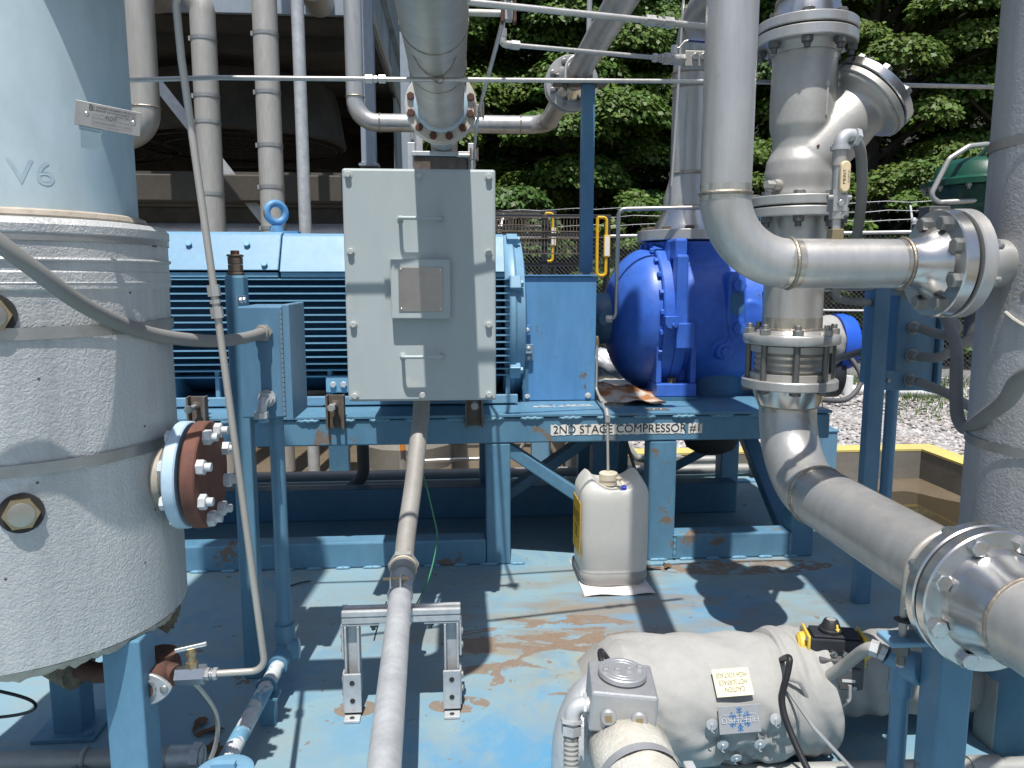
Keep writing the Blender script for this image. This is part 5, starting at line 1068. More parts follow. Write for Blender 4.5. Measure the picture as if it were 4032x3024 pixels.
solo('cable_tail', MB().tube(smooth_path([(-.20, 2.07, .30), (-.22, 2.06, .25), (-.235, 2.04, .20)]), .002, 5), 'black_rubber', 'short black cable tail beside the strut stand', 'cable')

# ================================================================ LEFT JUNCTION BOX ON POST
t = thing('junction_box_post', 'square blue post with rusty clamp stack behind the junction box', 'post', (-.62, 2.25, 0))
part('post', MB().box(-.645, -.592, 2.225, 2.278, .0, 1.205), 'frame_blue', t, 0, .006)
ck = part('clamp_stack', MB().box(-.640, -.598, 2.232, 2.272, 1.206, 1.214).box(-.636, -.602, 2.235, 2.27, 1.2145, 1.236).box(-.636, -.602, 2.235, 2.27, 1.2365, 1.257).box(-.638, -.600, 2.233, 2.272, 1.2575, 1.264), 'rust_steel', t, 0, .002, label='rusty clamp stack on the post top')
bolt(ck, (-.619, 2.252, 1.264), (0, 0, 1), .012, 'rust_dark', 'head', stretch=1.3)
t = thing('junction_box', 'blue hinged junction box left of the grey terminal box', 'electrical box', (-.52, 2.2, .80))
jb = part('enclosure', MB().box(-.586, -.468, 2.125, 2.32, .817, 1.122), 'box_blue', t, 0, .004)
dr = part('door', MB().box(-.4665, -.447, 2.118, 2.327, .81, 1.128), 'box_blue', t, 0, .003)
for i in range(22): part('hinge_knuckle', MB().cyl((-.470, 2.1175, .825 + i*.0132), (-.470, 2.1175, .8365 + i*.0132), .0045, n=10), 'box_grey_blue', dr)
part('hinge_leaf', MB().box(-.488, -.473, 2.1225, 2.1245, .822, 1.115), 'box_blue', dr, 0)
tb = part('mounting_tab', MB().box(-.588, -.585, 2.13, 2.22, 1.123, 1.15), 'box_grey_blue', t, 0, .001)
for y in (2.155, 2.19): bolt(tb, (-.585, y, 1.137), (1, 0, 0), .009, 'bolt_white')
part('hub', MB().hexa((-.518, 2.1245, 1.052), (-.518, 2.112, 1.052), .024).cyl((-.518, 2.112, 1.052), (-.520, 2.098, 1.052), .019, n=18), 'stainless_brown', t)
part('elbow_fitting', MB().cyl((-.516, 2.1245, .872), (-.516, 2.116, .872), .024, n=20).hexa((-.516, 2.116, .872), (-.516, 2.10, .872), .020).tube([(-.516, 2.105, .872), (-.518, 2.082, .868), (-.522, 2.075, .835)], .013, 12, .02).hexa((-.522, 2.075, .842), (-.522, 2.075, .826), .020), 'galvanised', t)
t = thing('blue_conduit', 'blue painted conduit dropping from the junction box and running forward', 'conduit', (-.52, 2.17, .1))
part('conduit_run', MB().cyl((-.508, 2.18, .195), (-.508, 2.18, .816), .0205, n=28), 'frame_blue', t)
part('elbow_body', MB().cyl((-.508, 2.18, .10), (-.508, 2.18, .195), .029, n=24).lathe([(0, .033), (.03, .033), (.036, .03)], (-.508, 2.165, .118), (.9, .35, -.1), 24).cyl((-.508, 2.18, .115), (-.513, 2.09, .108), .028, n=24), 'frame_blue', t)
part('elbow_cover', MB().cyl((-.478, 2.178, .116), (-.470, 2.181, .115), .03, n=24), 'flange_pale', t)
part('conduit_run', MB().cyl((-.512, 2.10, .108), (-.548, 1.45, .095), .0205, n=28), 'chipped_blue', t, label='chipped blue and white conduit length')
ub = part('u_bolt', MB().torus((-.519, 1.985, .106), (-.05, 1, 0), .024, .004, 24, 8), 'frame_blue_deep', t)
part('support_foot', MB().box(-.545, -.485, 1.96, 2.01, .078, .084).box(-.535, -.495, 1.97, 2.0, .0, .077), 'frame_blue', t, 0)
solo('flexible_hose', MB().tube(smooth_path([(-.86, 1.18, 1.36), (-.76, 1.27, 1.292), (-.70, 1.33, 1.222), (-.66, 1.43, 1.15), (-.625, 1.60, 1.09), (-.57, 1.80, 1.056), (-.535, 1.97, 1.048), (-.519, 2.10, 1.052)], 10), .0145, 20), 'hose_grey', 'grey hose drooping across the silencer tank into the junction box', 'hose')
t = tubing('steel_tube', 'leaning steel tube with coupling in front of the rusty blind flange', [(-.44, 1.60, 1.95), (-.527, 1.60, 1.72), (-.523, 1.60, 1.62), (-.482, 1.60, 1.15), (-.418, 1.60, .356), (-.536, 1.60, .353)], .0073, [((-.486, 1.60, 1.185), (-.480, 1.60, 1.118))], .028, 'stainless_brown')

# needle valve, sight glass and drain below the silencer
t = thing('needle_valve', 'bright needle valve with bar handle at the tube end', 'valve', (-.565, 1.6, .32))
part('valve_block', MB().hexa((-.545, 1.60, .353), (-.605, 1.60, .352), .021), 'machined', t, 20)
hexfit(t, (-.520, 1.60, .353), (-.545, 1.60, .353), .013)
part('bonnet', MB().hexa((-.572, 1.60, .370), (-.572, 1.60, .382), .013).cyl((-.572, 1.60, .382), (-.572, 1.60, .397), .009, n=14).hexa((-.572, 1.60, .397), (-.572, 1.60, .404), .011).cyl((-.572, 1.60, .404), (-.572, 1.60, .412), .009, n=14), 'brass', t)
part('bar_handle', MB().cyl((-.603, 1.595, .411), (-.541, 1.605, .420), .0055, n=14), 'machined', t)
t = thing('drain_sight_glass', 'oval flanged sight glass on brown pipe below the silencer', 'sight glass', (-.65, 1.6, .30))
part('drain_pipe', MB().tube([(-.87, 1.68, .345), (-.80, 1.66, .333), (-.66, 1.63, .352), (-.605, 1.60, .352)], .022, 18), 'rust_dark', t)
part('tee_body', MB().cyl((-.65, 1.66, .352), (-.655, 1.565, .348), .036, n=24).cyl((-.65, 1.64, .352), (-.645, 1.64, .39), .03, n=20), 'rust_dark', t)
ov = part('oval_flange', MB().prism([(.055*math.cos(a)*(1 - .25*abs(math.sin(a))), .036*math.sin(a)) for a in np.linspace(0, 2*math.pi, 28)[:-1]], (-.655, 1.562, .347), (1, 0, 0), (0, 0, 1), .009), 'aluminium_cast', t, 30, .002)
part('glass_ring', MB().torus((-.655, 1.553, .347), (0, 1, 0), .021, .004, 28, 6), 'machined', ov); part('sight_window', MB().cyl((-.655, 1.5535, .347), (-.655, 1.552, .347), .018, n=24), 'rust_dark', ov)
for x in (-.695, -.615): bolt(ov, (x, 1.553, .347), (0, -1, 0), .009, 'bolt_steel', 'dome')
part('drain_insulation', MB().tube([(-.965, 1.70, .40), (-.90, 1.69, .352), (-.84, 1.67, .34)], lambda q: .045 + .006*math.sin(q*9), 16), 'insulation_frayed', t, 60)
solo('hanging_strap', MB().tube(smooth_path([(-.625, 1.66, .33), (-.60, 1.72, .25), (-.575, 1.75, .16), (-.585, 1.74, .08), (-.62, 1.70, .02)]), .006, 6), 'band', 'loose metal strap hanging from the sight glass to the deck', 'strap')
t = thing('floor_conduit', 'grey conduit along the deck at bottom left with open end', 'conduit', (-.9, 1.78, .04))
part('conduit_run', MB().cyl((-1.5, 1.80, .05), (-.70, 1.775, .05), .022, n=24), 'galv_dull', t)
part('end_coupling', MB().cyl((-.70, 1.775, .05), (-.645, 1.773, .05), .027, n=24).hexa((-.645, 1.773, .05), (-.625, 1.772, .05), .032).torus((-.623, 1.772, .05), (1, 0, 0), .022, .004, 24, 6), 'galvanised', t)
part('pipe_strap', MB().torus((-.90, 1.782, .05), (1, .03, 0), .025, .005, 24, 6).box(-.915, -.885, 1.74, 1.75, .0, .05), 'galv_dull', t)
solo('conduit_hub', MB().lathe([(0, .055), (.09, .055), (.10, .062), (.12, .062), (.126, .05)], (-.505, 1.56, .03), (0, 0, 1), 28).box(-.53, -.48, 1.552, 1.568, .155, .172), 'lid_blue', 'round blue conduit hub cover at the bottom edge', 'conduit fitting')
for k, (pp_, lab) in enumerate(((((-1.2, 1.9, .45), (-1.05, 1.75, .38), (-.96, 1.72, .42), (-.92, 1.70, .475)), 'black cable leaving the silencer underside'), (((-1.3, 1.75, .30), (-1.06, 1.72, .27), (-.985, 1.745, .22), (-1.06, 1.80, .16), (-1.3, 1.85, .12)), 'black cable loop lying under the silencer'))):
    solo('black_cable', MB().tube(smooth_path(pp_), .0038, 8), 'black_rubber', lab, 'cable')

# ================================================================ BLANKETED VALVE LINE, LOWER RIGHT
KY, KZ, KR = 1.755, .160, .160
def blanket(x0, x1, cy, cz, rad, seed, nx=60, na=72, wr=.010, ends=.03, tilt=0.0, pinch=()):
    rg = random.Random(seed); ph = [(rg.uniform(2, 9), rg.choice((1, 2, 3, 4, 5)), rg.uniform(0, 6.28), rg.uniform(.3, 1)) for _ in range(7)]
    rings = []
    for i in range(nx + 1):
        u = i/nx; x = x0 + (x1 - x0)*u; ring = []
        e = min(1, min(u, 1 - u)/.05); er = rad(u) if callable(rad) else rad
        for k in range(na):
            a = 2*math.pi*k/na; d = 0
            for fx, fa, p, am in ph: d += am*math.sin(fx*u*3.1 + fa*a + p)
            d = wr*(d/3.0); d = d - .35*wr*abs(math.sin(5*a + 9*u + seed))
            for (pu, pa, dep, w_) in pinch:
                da = math.atan2(math.sin(a - pa), math.cos(a - pa)); rr2 = ((u - pu)/w_)**2 + (da/(w_*2.2))**2
                d -= dep*math.exp(-rr2); d += dep*.6*math.exp(-((u - pu)/(w_*3.2))**2 - (da/(w_*6))**2)*math.cos(6*math.atan2(da, (u - pu)*3))*.5
            r_ = (er + d)*(1 - ends*(1 - e))
            yy, zz = cy - r_*math.cos(a), cz + r_*math.sin(a)*.97 + tilt*(u - .5); ring.append(Vector((x + .006*math.sin(3*a + seed), yy, max(zz, .006))))
        rings.append(ring)
    return MB().rings(rings)
t = thing('valve_blanket', 'grey fabric insulation blanket with caution patch wrapped around a valve', 'insulation blanket', (.56, KY, 0))
part('blanket_wrap', blanket(.335, .790, KY, KZ, lambda u: KR*(.80 + .2*min(1, u/.12)) if u < .12 else KR*(1 - .04*max(0, (u - .9)/.1)), 3, 110, 110, .0085, .05, 0, [(.58, -.15, .014, .06), (.83, -.12, .014, .06), (.62, -.42, .016, .06), (.80, -.42, .016, .06), (.71, -.62, .03, .07), (.05, .5, .02, .08)]), 'fabric', t, 80)
part('end_collar', blanket(.775, .905, KY + .02, KZ + .0, lambda u: KR*(1.0 - .02*u), 9, 40, 80, .007, .03), 'fabric', t, 80)
part('open_flap', MB().rings([[Vector((.345 - .05*k/5, KY - (KR*.86 - .004*k)*math.cos(a), KZ + (KR*.88 - .01*k)*math.sin(a))) for a in np.linspace(.35, 2.0, 16)] for k in range(6)], False, False, False), 'fabric_dark', t, 60)
def patch_m(x, phi, off=.004, rr=KR, yaw=0):
    n_ = Vector((0, -math.cos(phi), math.sin(phi))); tt = Vector((0, math.sin(phi), math.cos(phi))); o_ = Vector((x, KY, KZ)) + n_*(rr + off)
    m_ = Matrix(((-1, 0, 0), tuple(-tt), tuple(n_))).transposed().to_4x4(); return Matrix.Translation(o_) @ m_ @ Matrix.Rotation(yaw, 4, 'Z')
pm1 = patch_m(.632, R(41), .009, yaw=R(2)); pm2 = patch_m(.638, R(14), .009, yaw=R(2))
p1 = part('caution_patch', MB().box(-.044, .044, -.031, .031, -.001, .001, pm1), 'patch_cream', t, 0, .001, label='cream caution patch sewn on upside down')
letter(p1, 'caution', 'ink_tan', pm1 @ Matrix.Translation((0, 0, .0016)) @ Matrix.Diagonal((.84, .76, 1, 1)))
p2 = part('maker_patch', MB().box(-.049, .049, -.031, .031, -.001, .001, pm2), 'patch_grey', t, 0, .001, label='grey maker patch with blue snowflake upside down')
letter(p2, 'freeze', 'silver_thread', pm2 @ Matrix.Translation((0, .001, .0024)) @ Matrix.Diagonal((.92, .95, 1, 1))); letter(p2, 'freeze2', 'silver_thread', pm2 @ Matrix.Translation((0, -.012, .0022)))
sf = MB()
for k in range(6):
    a = k*math.pi/3 + math.pi/6; d = Vector((math.cos(a), math.sin(a), 0)); s_ = Vector((-d.y, d.x, 0))
    def line(p, q, w_=.0016): 
        dd = (q - p).normalized(); nn = Vector((-dd.y, dd.x, 0))*w_; sf.add([pm2 @ (v + Vector((0, 0, .0016))) for v in (p - nn, q - nn, q + nn, p + nn)], [(0, 1, 2, 3)])
    line(d*.003, d*.027)
    for f_ in (.012, .019): line(d*f_, d*(f_ + .006) + s_*.006); line(d*f_, d*(f_ + .006) - s_*.006)
part('snowflake_emblem', sf, 'ink_blue', p2, 0)
for px_, ph_ in ((.575, R(10)), (.725, R(12)), (.602, R(-8)), (.690, R(-9)), (.640, R(-24))):
    m_ = patch_m(px_, ph_, .002); part('lacing_washer', MB().lathe([(0, .0135), (.0015, .0135), (.002, .011), (.003, .004), (.005, .003)], (m_.translation), (m_.to_3x3() @ Vector((0, 0, 1))), 20).tube([m_ @ Vector((0, .0, .004)), m_ @ Vector((.002, .014, .005)), m_ @ Vector((-.004, .018, .004))], .0016, 6), 'galvanised', t)
t = thing('pipe_blanket', 'grey fabric blanket around the pipe under the black actuator', 'insulation blanket', (1.0, 1.85, 0))
part('blanket_wrap', blanket(.88, 1.115, 1.86, .150, .108, 5, 60, 80, .006, .04, .0, [(.15, .9, .02, .2)]), 'fabric', t, 80)
t = thing('pipe_blanket', 'darker fabric blanket around the pipe behind the blue post', 'insulation blanket', (1.27, 1.86, 0))
part('blanket_wrap', blanket(1.105, 1.43, 1.875, .145, .114, 8, 60, 80, .007, .06, 0), 'fabric_dark', t, 80)
part('blanket_tail', blanket(1.40, 1.50, 1.88, .15, lambda u: .10*(1 - .45*u), 4, 20, 60, .012), 'fabric_dark', t, 80)
solo('frayed_cord', MB().tube(smooth_path([(.872, 1.72, .19), (.878, 1.71, .13), (.870, 1.72, .07), (.862, 1.70, .035)]), .003, 6).lathe([(0, .002), (.006, .007), (.014, .004)], (.862, 1.70, .018), (0, 0, 1), 8), 'caulk', 'frayed drawstring hanging from the blanket edge', 'cord')

# aluminium conduit box with round cover
t = thing('conduit_outlet_box', 'cast aluminium conduit box with round screw cover in front of the blanket', 'conduit box', (.34, 1.49, .28))
cm = Matrix.Translation((.338, 1.49, .326)) @ Matrix.Rotation(R(-7), 4, 'Z') @ Matrix.Rotation(R(4), 4, 'Y')
bx_ = part('box_body', MB().box(-.068, .068, -.068, .068, -.043, .043, cm), 'aluminium_cast', t, 0, .006)
za = cm.to_3x3() @ Vector((0, 0, 1)); ya = cm.to_3x3() @ Vector((0, -1, 0)); xa = cm.to_3x3() @ Vector((-1, 0, 0))
cvr = part('round_cover', MB().lathe([(0, .046), (.004, .046), (.005, .051), (.014, .051), (.016, .049)], cm @ Vector((0, .006, .043)), za, 48), 'aluminium_cast', t)
for x, y in ((-.037, -.006), (-.012, .0), (.013, .008), (.036, .018)): part('cover_lug', MB().box(x - .0055, x + .0055, y - .0055, y + .0055, .058, .0655, cm), 'aluminium_cast', cvr, 0, .0015)
part('cover_ring', MB().torus(cm @ Vector((0, .006, .059)), za, .040, .0008, 48, 4).torus(cm @ Vector((0, .006, .059)), za, .030, .0006, 48, 4), 'aluminium_cast', cvr)
for x in (-.030, .032):
    c_ = cm @ Vector((x, -.068, -.006)); pg = part('square_plug', MB().lathe([(0, .016), (.006, .016), (.008, .0145)], c_, ya, 28), 'aluminium_cast', t); part('plug_socket', MB().lathe([(0, .0095), (.0006, .0095)], c_ + ya*.0081, ya, 4, math.pi/4 + .1), 'brass', pg, 0)
c_ = cm @ Vector((-.068, -.03, -.008))
part('elbow_connector', MB().cyl(c_, c_ + xa*.012, .017, n=20).hexa(c_ + xa*.005, c_ + xa*.011, .024).tube([c_ + xa*.008, c_ + xa*.030, c_ + xa*.036 + Vector((0, -.01, -.045))], .017, 18, .026, 7).hexa(c_ + xa*.0355 + Vector((0, -.008, -.030)), c_ + xa*.036 + Vector((0, -.010, -.036)), .024).hexa(c_ + xa*.036 + Vector((0, -.010, -.040)), c_ + xa*.037 + Vector((0, -.013, -.058)), .022), 'galvanised', t, 30)
e_ = c_ + xa*.037 + Vector((0, -.012, -.055)); P = [e_ + Vector((-.002*math.sin(q*2), -.03*q, -.15*q*1.1)) for q in np.linspace(0, 1.5, 90)]
solo('ribbed_flex_conduit', MB().tube(P, lambda q: .0155 + .0010*math.sin(q*6.28*26), 18), 'flex_grey', 'ribbed grey flexible conduit hanging from the aluminium box', 'conduit')
t = thing('insulated_branch_pipe', 'white foil insulated pipe stub below the aluminium conduit box', 'pipe', (.345, 1.2, .16))
part('insulation', blanket(0, 1, 0, 0, .085, 12, 40, 60, .004, .02), 'insulation_white', t, 80)
me = t.children[0].data
for v in me.vertices: x_, y_, z_ = v.co; v.co = (.345 - (y_)*1.0, 1.44 - .95*x_, .232 + z_*1.0)
me.update(); me.flip_normals()
# its verts were clamped at z 0.006, rebuild as a lathe with ragged end
me.clear_geometry(); rb = MB(); rr_ = random.Random(2)
rb.rings([[Vector((.345 + (.083 + .003*math.sin(5*a + k) )*math.cos(a), 1.45 - .9*k/12 + (rr_.uniform(-.008, .008) if k == 0 else 0), .235 + (.083 + .003*math.sin(7*a + 2*k))*math.sin(a))) for a in np.linspace(0, 2*math.pi, 57)[:-1]] for k in range(13)])
me.from_pydata(rb.v, [], rb.f); me.polygons.foreach_set('use_smooth', [True]*len(me.polygons)); me.update()
cb = part('clamp_band', MB().lathe([(0, .088), (.022, .088)], (.345, 1.335, .235), (.05, -1, 0), 56, cap0=False, cap1=False), 'aluminium_cast', t); part('band_clip', MB().box(.425, .445, 1.30, 1.33, .255, .285), 'galvanised', t, 0, .003)
part('bare_pipe', MB().cyl((.345, 1.45, .235), (.40, 1.75, .2), .058, n=28), 'bolt_dark', t)
solo('foil_elbow', MB().tube(smooth_path([(.36, 1.72, .20), (.31, 1.66, .21), (.275, 1.62, .15), (.27, 1.60, .02)]), .062, 22), 'silver_foil', 'foil wrapped elbow behind the aluminium conduit box', 'pipe elbow', 60)
solo('black_cable', MB().tube(smooth_path([(.325, 1.575, .33), (.318, 1.61, .352), (.33, 1.66, .342), (.36, 1.70, .29)]), .0065, 10), 'black_rubber', 'short black cable entering the open blanket end', 'cable')

# pneumatic actuator
t = thing('valve_actuator', 'black pneumatic valve actuator with yellow end caps', 'actuator', (.93, 1.74, .2))
am = Matrix.Translation((.925, 1.735, .300)) @ Matrix.Rotation(R(-12), 4, 'Z')
part('cylinder_body', MB().box(-.062, .062, -.034, .034, -.034, .026, am).box(-.055, .055, -.030, .030, .0262, .034, am), 'black_paint', t, 0, .006)
for s_ in (-1, 1):
    ec = part('end_cap', MB().box(min(s_*.0622, s_*.069), max(s_*.0622, s_*.069), -.038, .038, -.040, .034, am).lathe([(0, .031), (.012, .028), (.018, .02)], am @ Vector((s_*.069, 0, -.004)), am.to_3x3() @ Vector((s_, 0, 0)), 24), 'yellow_cap', t, 30, .003)
    for y in (-.030, .030):
        for z in (-.030, .024): bolt(ec, am @ Vector((s_*.069, y, z)), am.to_3x3() @ Vector((s_, 0, 0)), .006, 'bolt_steel')
kn = part('position_knob', MB().lathe([(0, .028), (.008, .028), (.010, .024), (.028, .017), (.030, .015)], am @ Vector((-.008, 0, .034)), (0, 0, 1), 28), 'black_rubber', t)
part('knob_window', MB().lathe([(0, .011), (.001, .011)], am @ Vector((-.008, 0, .064)), (0, 0, 1), 20), 'galv_dull', kn); part('arrow_mark', MB().prism([(-.0025, .014), (.0025, .014), (.0025, .004), (.006, .004), (0, -.004), (-.006, .004), (-.0025, .004)], am @ Vector((.003, -.0215, .045)), (1, 0, 0), Vector((0, .45, .9)), .001), 'yellow_cap', kn, 0)
part('solenoid_block', MB().box(-.045, .058, -.060, -.0345, -.085, -.012, am).box(-.085, -.046, -.062, -.034, -.078, -.040, am).box(-.03, .05, -.068, -.0605, -.083, -.03, am), 'hose_dark', t, 0, .003)
part('pipe_plug', MB().cyl(am @ Vector((-.085, -.048, -.058)), am @ Vector((-.097, -.048, -.058)), .014, n=18), 'black_paint', t)
for x in (-.01, .018): part('air_muffler', MB().cyl(am @ Vector((x, -.034, -.004)), am @ Vector((x, -.052, -.004)), .0055, n=12).hexa(am @ Vector((x, -.043, -.004)), am @ Vector((x, -.048, -.004)), .0085), 'machined', t)
part('data_label', MB().box(.006, .036, -.0690, -.0682, -.062, -.055, am), 'white_plastic', t, 0)
part('port_screw', MB().cyl(am @ Vector((.034, -.068, -.074)), am @ Vector((.034, -.075, -.074)), .0055, n=12), 'machined', t)
part('mounting_neck', MB().box(-.02, .02, -.02, .02, -.14, -.034, am), 'brass', t, 0, .003)
p0, p1_, p2_ = am @ Vector((-.052, -.066, -.055)), Vector((.965, 1.62, .302)), Vector((.950, 1.515, .372))
part('hose_fitting', MB().hexa(p0 + Vector((-.006, .01, 0)), p0 + Vector((.014, -.008, .003)), .019).hexa(p0 + Vector((.016, -.009, .003)), p0 + Vector((.026, -.013, .004)), .016), 'galvanised', t)
solo('flexible_conduit', MB().tube(smooth_path([p0 + Vector((.02, -.01, .003)), (.90, 1.63, .30), (.905, 1.59, .345), (.908, 1.56, .375), (.914, 1.548, .385)], 8), .0135, 18), 'flex_grey', 'grey flexible conduit from the actuator to the blue tee', 'conduit')
solo('air_tube', MB().tube([(.93, 1.655, .235), (.93, 1.652, .20), (.90, 1.648, .178), (.84, 1.64, .185), (.795, 1.635, .26), (.760, 1.635, .272), (.758, 1.62, .255), (.80, 1.56, .19), (.94, 1.45, .045), (.98, 1.40, .005)], .0045, 8, .012, 4), 'stainless', 'thin bent steel air tube below the actuator', 'tube')
solo('black_cable', MB().tube(smooth_path([(.775, 1.70, .28), (.765, 1.63, .325), (.757, 1.615, .30), (.742, 1.605, .23), (.755, 1.56, .16), (.785, 1.48, .08), (.81, 1.38, .01)], 8), .0075, 10), 'black_rubber', 'black cable draped over the right end of the blanket', 'cable')

# blue conduit tee by the support post
t = thing('blue_conduit_tee', 'blue conduit tee with round cap beside the support post', 'conduit fitting', (.985, 1.5, 0))
part('conduit_run', MB().cyl((.972, 1.52, 0), (.970, 1.52, .30), .0195, n=24), 'box_blue', t)
part('tee_body', MB().cyl((.970, 1.52, .295), (.970, 1.515, .372), .0265, n=24).cyl((.970, 1.515, .362), (.940, 1.53, .378), .0225, n=20), 'box_blue', t)
part('round_cap', MB().lathe([(0, .030), (.018, .0345), (.036, .0345), (.040, .031)], (.972, 1.512, .362), (.45, -.85, .15), 28), 'box_blue', t)
part('connector', MB().hexa((.938, 1.531, .379), (.928, 1.538, .383), .0175).hexa((.925, 1.54, .384), (.912, 1.55, .386), .0185), 'galvanised', t)
t = thing('deck_pipe', 'pale grey pipe along the deck at the bottom right edge', 'pipe', (1.1, 1.6, 0))
part('pipe_run', MB().cyl((.62, 1.64, .028), (1.9, 1.60, .028), .024, n=24), 'galv_dull', t); part('coupling', MB().cyl((1.22, 1.622, .028), (1.30, 1.62, .028), .029, n=24), 'galv_dull', t)
solo('grey_pier', MB().box(1.355, 1.43, 1.72, 1.80, 0, .19), 'galv_dull', 'short grey square pier right of the blue support post', 'pier', 0, .004)
solo('floor_beam', MB().box(.6, 2.2, 1.40, 1.50, .0005, .024), 'lid_blue', 'flat pale blue bar on the deck at lower right', 'beam', 0, .003)

# ================================================================ RIGHT BLUE BOX ON POST
t = thing('angle_post', 'tall blue angle post standing on the deck left of the blue box', 'post', (1.50, 2.64, 0))
part('post', MB().box(1.468, 1.5245, 2.61, 2.616, 0, 1.30).box(1.468, 1.474, 2.6165, 2.650, 0, 1.30), 'box_blue', t, 0, .002)
t = thing('junction_box', 'dark blue junction box with three hose fittings near the right vessel', 'electrical box', (1.65, 2.75, .78))
part('enclosure', MB().box(1.585, 1.735, 2.66, 2.90, .79, 1.24), 'box_blue', t, 0, .006)
part('door', MB().box(1.737, 1.755, 2.64, 2.92, .78, 1.25), 'box_blue', t, 0, .004)
for z in (.83, 1.17): 
    pl_ = part('mounting_tab', MB().box(1.535, 1.60, 2.650, 2.658, z - .035, z + .035), 'box_blue', t, 0, .001); bolt(pl_, (1.56, 2.65, z), (0, -1, 0), .008, 'bolt_steel')
part('stud_rod', MB().cyl((1.51, 2.63, 1.172), (1.58, 2.63, 1.178), .005, n=8), 'rust_steel', t)
for z in (1.02, .92, .83):
    part('cable_gland', MB().lathe([(0, .024), (.006, .024)], (1.645, 2.66, z), (0, -1, 0), 20).hexa((1.645, 2.652, z), (1.645, 2.635, z), .019).hexa((1.645, 2.632, z), (1.648, 2.61, z), .017), 'galv_dull', t)
part('leg_pipe', MB().cyl((1.745, 2.93, .0), (1.745, 2.93, .80), .024, n=20), 'box_blue', t)
def hose(label, pts, r=.0165, m='hose_grey'): return solo('flexible_hose', MB().tube(smooth_path(pts, 9), r, 16), m, label, 'hose')
hose('dark hose bending from the top gland of the right blue box', [(1.648, 2.61, 1.02), (1.66, 2.50, 1.005), (1.62, 2.38, 1.04), (1.52, 2.32, 1.09), (1.42, 2.34, 1.15), (1.36, 2.45, 1.25)], .017)
hose('thick hose dropping to a sharp bend before the right vessel', [(1.55, 2.45, 1.16), (1.53, 2.30, 1.07), (1.50, 2.20, .99), (1.44, 2.10, .90), (1.395, 2.02, .826), (1.375, 1.97, .802), (1.345, 1.90, .805), (1.25, 1.72, .865), (1.14, 1.50, .945), (1.03, 1.30, 1.03), (1.10, 1.18, 1.12), (1.30, 1.22, 1.24), (1.47, 1.36, 1.33), (1.52, 1.495, 1.36)], .0175)
hose('hose from the lower gland passing behind the right vessel', [(1.648, 2.61, .83), (1.70, 2.52, .80), (1.78, 2.45, .74), (1.9, 2.4, .66)], .0165)
hose('hose from the middle gland rising behind the right vessel', [(1.648, 2.61, .92), (1.68, 2.55, .925), (1.76, 2.55, .97), (1.95, 2.55, 1.08)], .0165)

# green diaphragm actuator behind the right vessel
t = thing('diaphragm_actuator', 'dark green diaphragm actuator behind the right vessel', 'actuator', (2.2, 3.2, 1.4))
GC = (2.25, 3.2, 0)
part('upper_case', MB().lathe([(1.60, .24), (1.615, .20), (1.665, .185), (1.69, .15), (1.70, .03)], GC, (0, 0, 1), 48), 'green_paint', t)
cf = part('case_flange', MB().lathe([(1.578, .245), (1.598, .245)], GC, (0, 0, 1), 48), 'green_paint', t)
part('lower_case', MB().lathe([(1.46, .06), (1.47, .15), (1.50, .19), (1.576, .20)], GC, (0, 0, 1), 48), 'green_paint', t)
for i in range(12):
    a = i*math.pi/6 + .2; bolt(cf, (2.25 + .228*math.cos(a), 3.2 + .228*math.sin(a), 1.578), (0, 0, -1), .012, 'bolt_steel', 'nut', 'nut')
part('yoke', MB().cyl((2.25, 3.2, .9), (2.25, 3.2, 1.46), .035, n=20), 'hose_dark', t)
part('air_tube', MB().tube([(2.21, 3.2, 1.70), (2.21, 3.12, 1.745), (2.10, 3.10, 1.73), (2.02, 3.10, 1.68), (1.95, 3.10, 1.53), (1.99, 3.1, 1.505), (2.2, 3.05, 1.515)], .011, 10, .03), 'stainless', t)
part('regulator', MB().box(1.94, 2.03, 3.08, 3.16, 1.40, 1.49).cyl((1.95, 3.12, 1.35), (1.95, 3.12, 1.42), .05, n=20), 'hose_dark', t, 30, .004)

# ================================================================ THINGS BEHIND AND BELOW THE FRAME
t = thing('oil_heater', 'blanket wrapped heater drum with bright blue end cap', 'heater', (2.1, 4.2, .6))
part('blanket', blanket(1.80, 2.13, 4.2, .835, .155, 15, 30, 60, .008), 'fabric', t, 80)
part('end_cap', MB().lathe([(0, .160), (.05, .162), (.09, .150), (.10, .13)], (2.13, 4.2, .835), (1, 0, 0), 40), 'vivid_blue', t)
part('lower_drum', MB().cyl((1.75, 4.22, .66), (2.16, 4.22, .66), .14, n=36), 'black_paint', t)
part('saddle', MB().box(1.85, 2.0, 4.15, 4.3, 0, .54), 'frame_blue_deep', t, 0, .004)
part('tie_wire', MB().tube(smooth_path([(1.98, 4.03, .60), (2.0, 4.0, .45), (1.975, 4.0, .3), (1.965, 4.0, .12)]), .004, 5), 'copper_wire', t)
solo('small_blue_box', MB().box(1.74, 1.88, 3.60, 3.75, .24, .44).box(1.735, 1.885, 3.595, 3.755, .4405, .455), 'box_blue', 'small blue junction box under the right end of the frame', 'electrical box', 0, .005)
solo('black_conduit_elbow', MB().tube([(1.86, 3.9, .66), (1.86, 3.9, .50), (1.80, 3.75, .46)], .032, 16, .06), 'black_rubber', 'black conduit elbow above the small blue box', 'conduit')
hose('black cable hanging from the heater to the elbow', [(2.14, 4.08, .80), (2.20, 4.0, .66), (2.1, 3.95, .55), (1.9, 3.9, .56)], .014, 'hose_dark')
hose('grey hose running level behind the expansion joint', [(1.35, 3.0, .86), (1.52, 2.95, .88), (1.75, 2.95, .95)], .014)
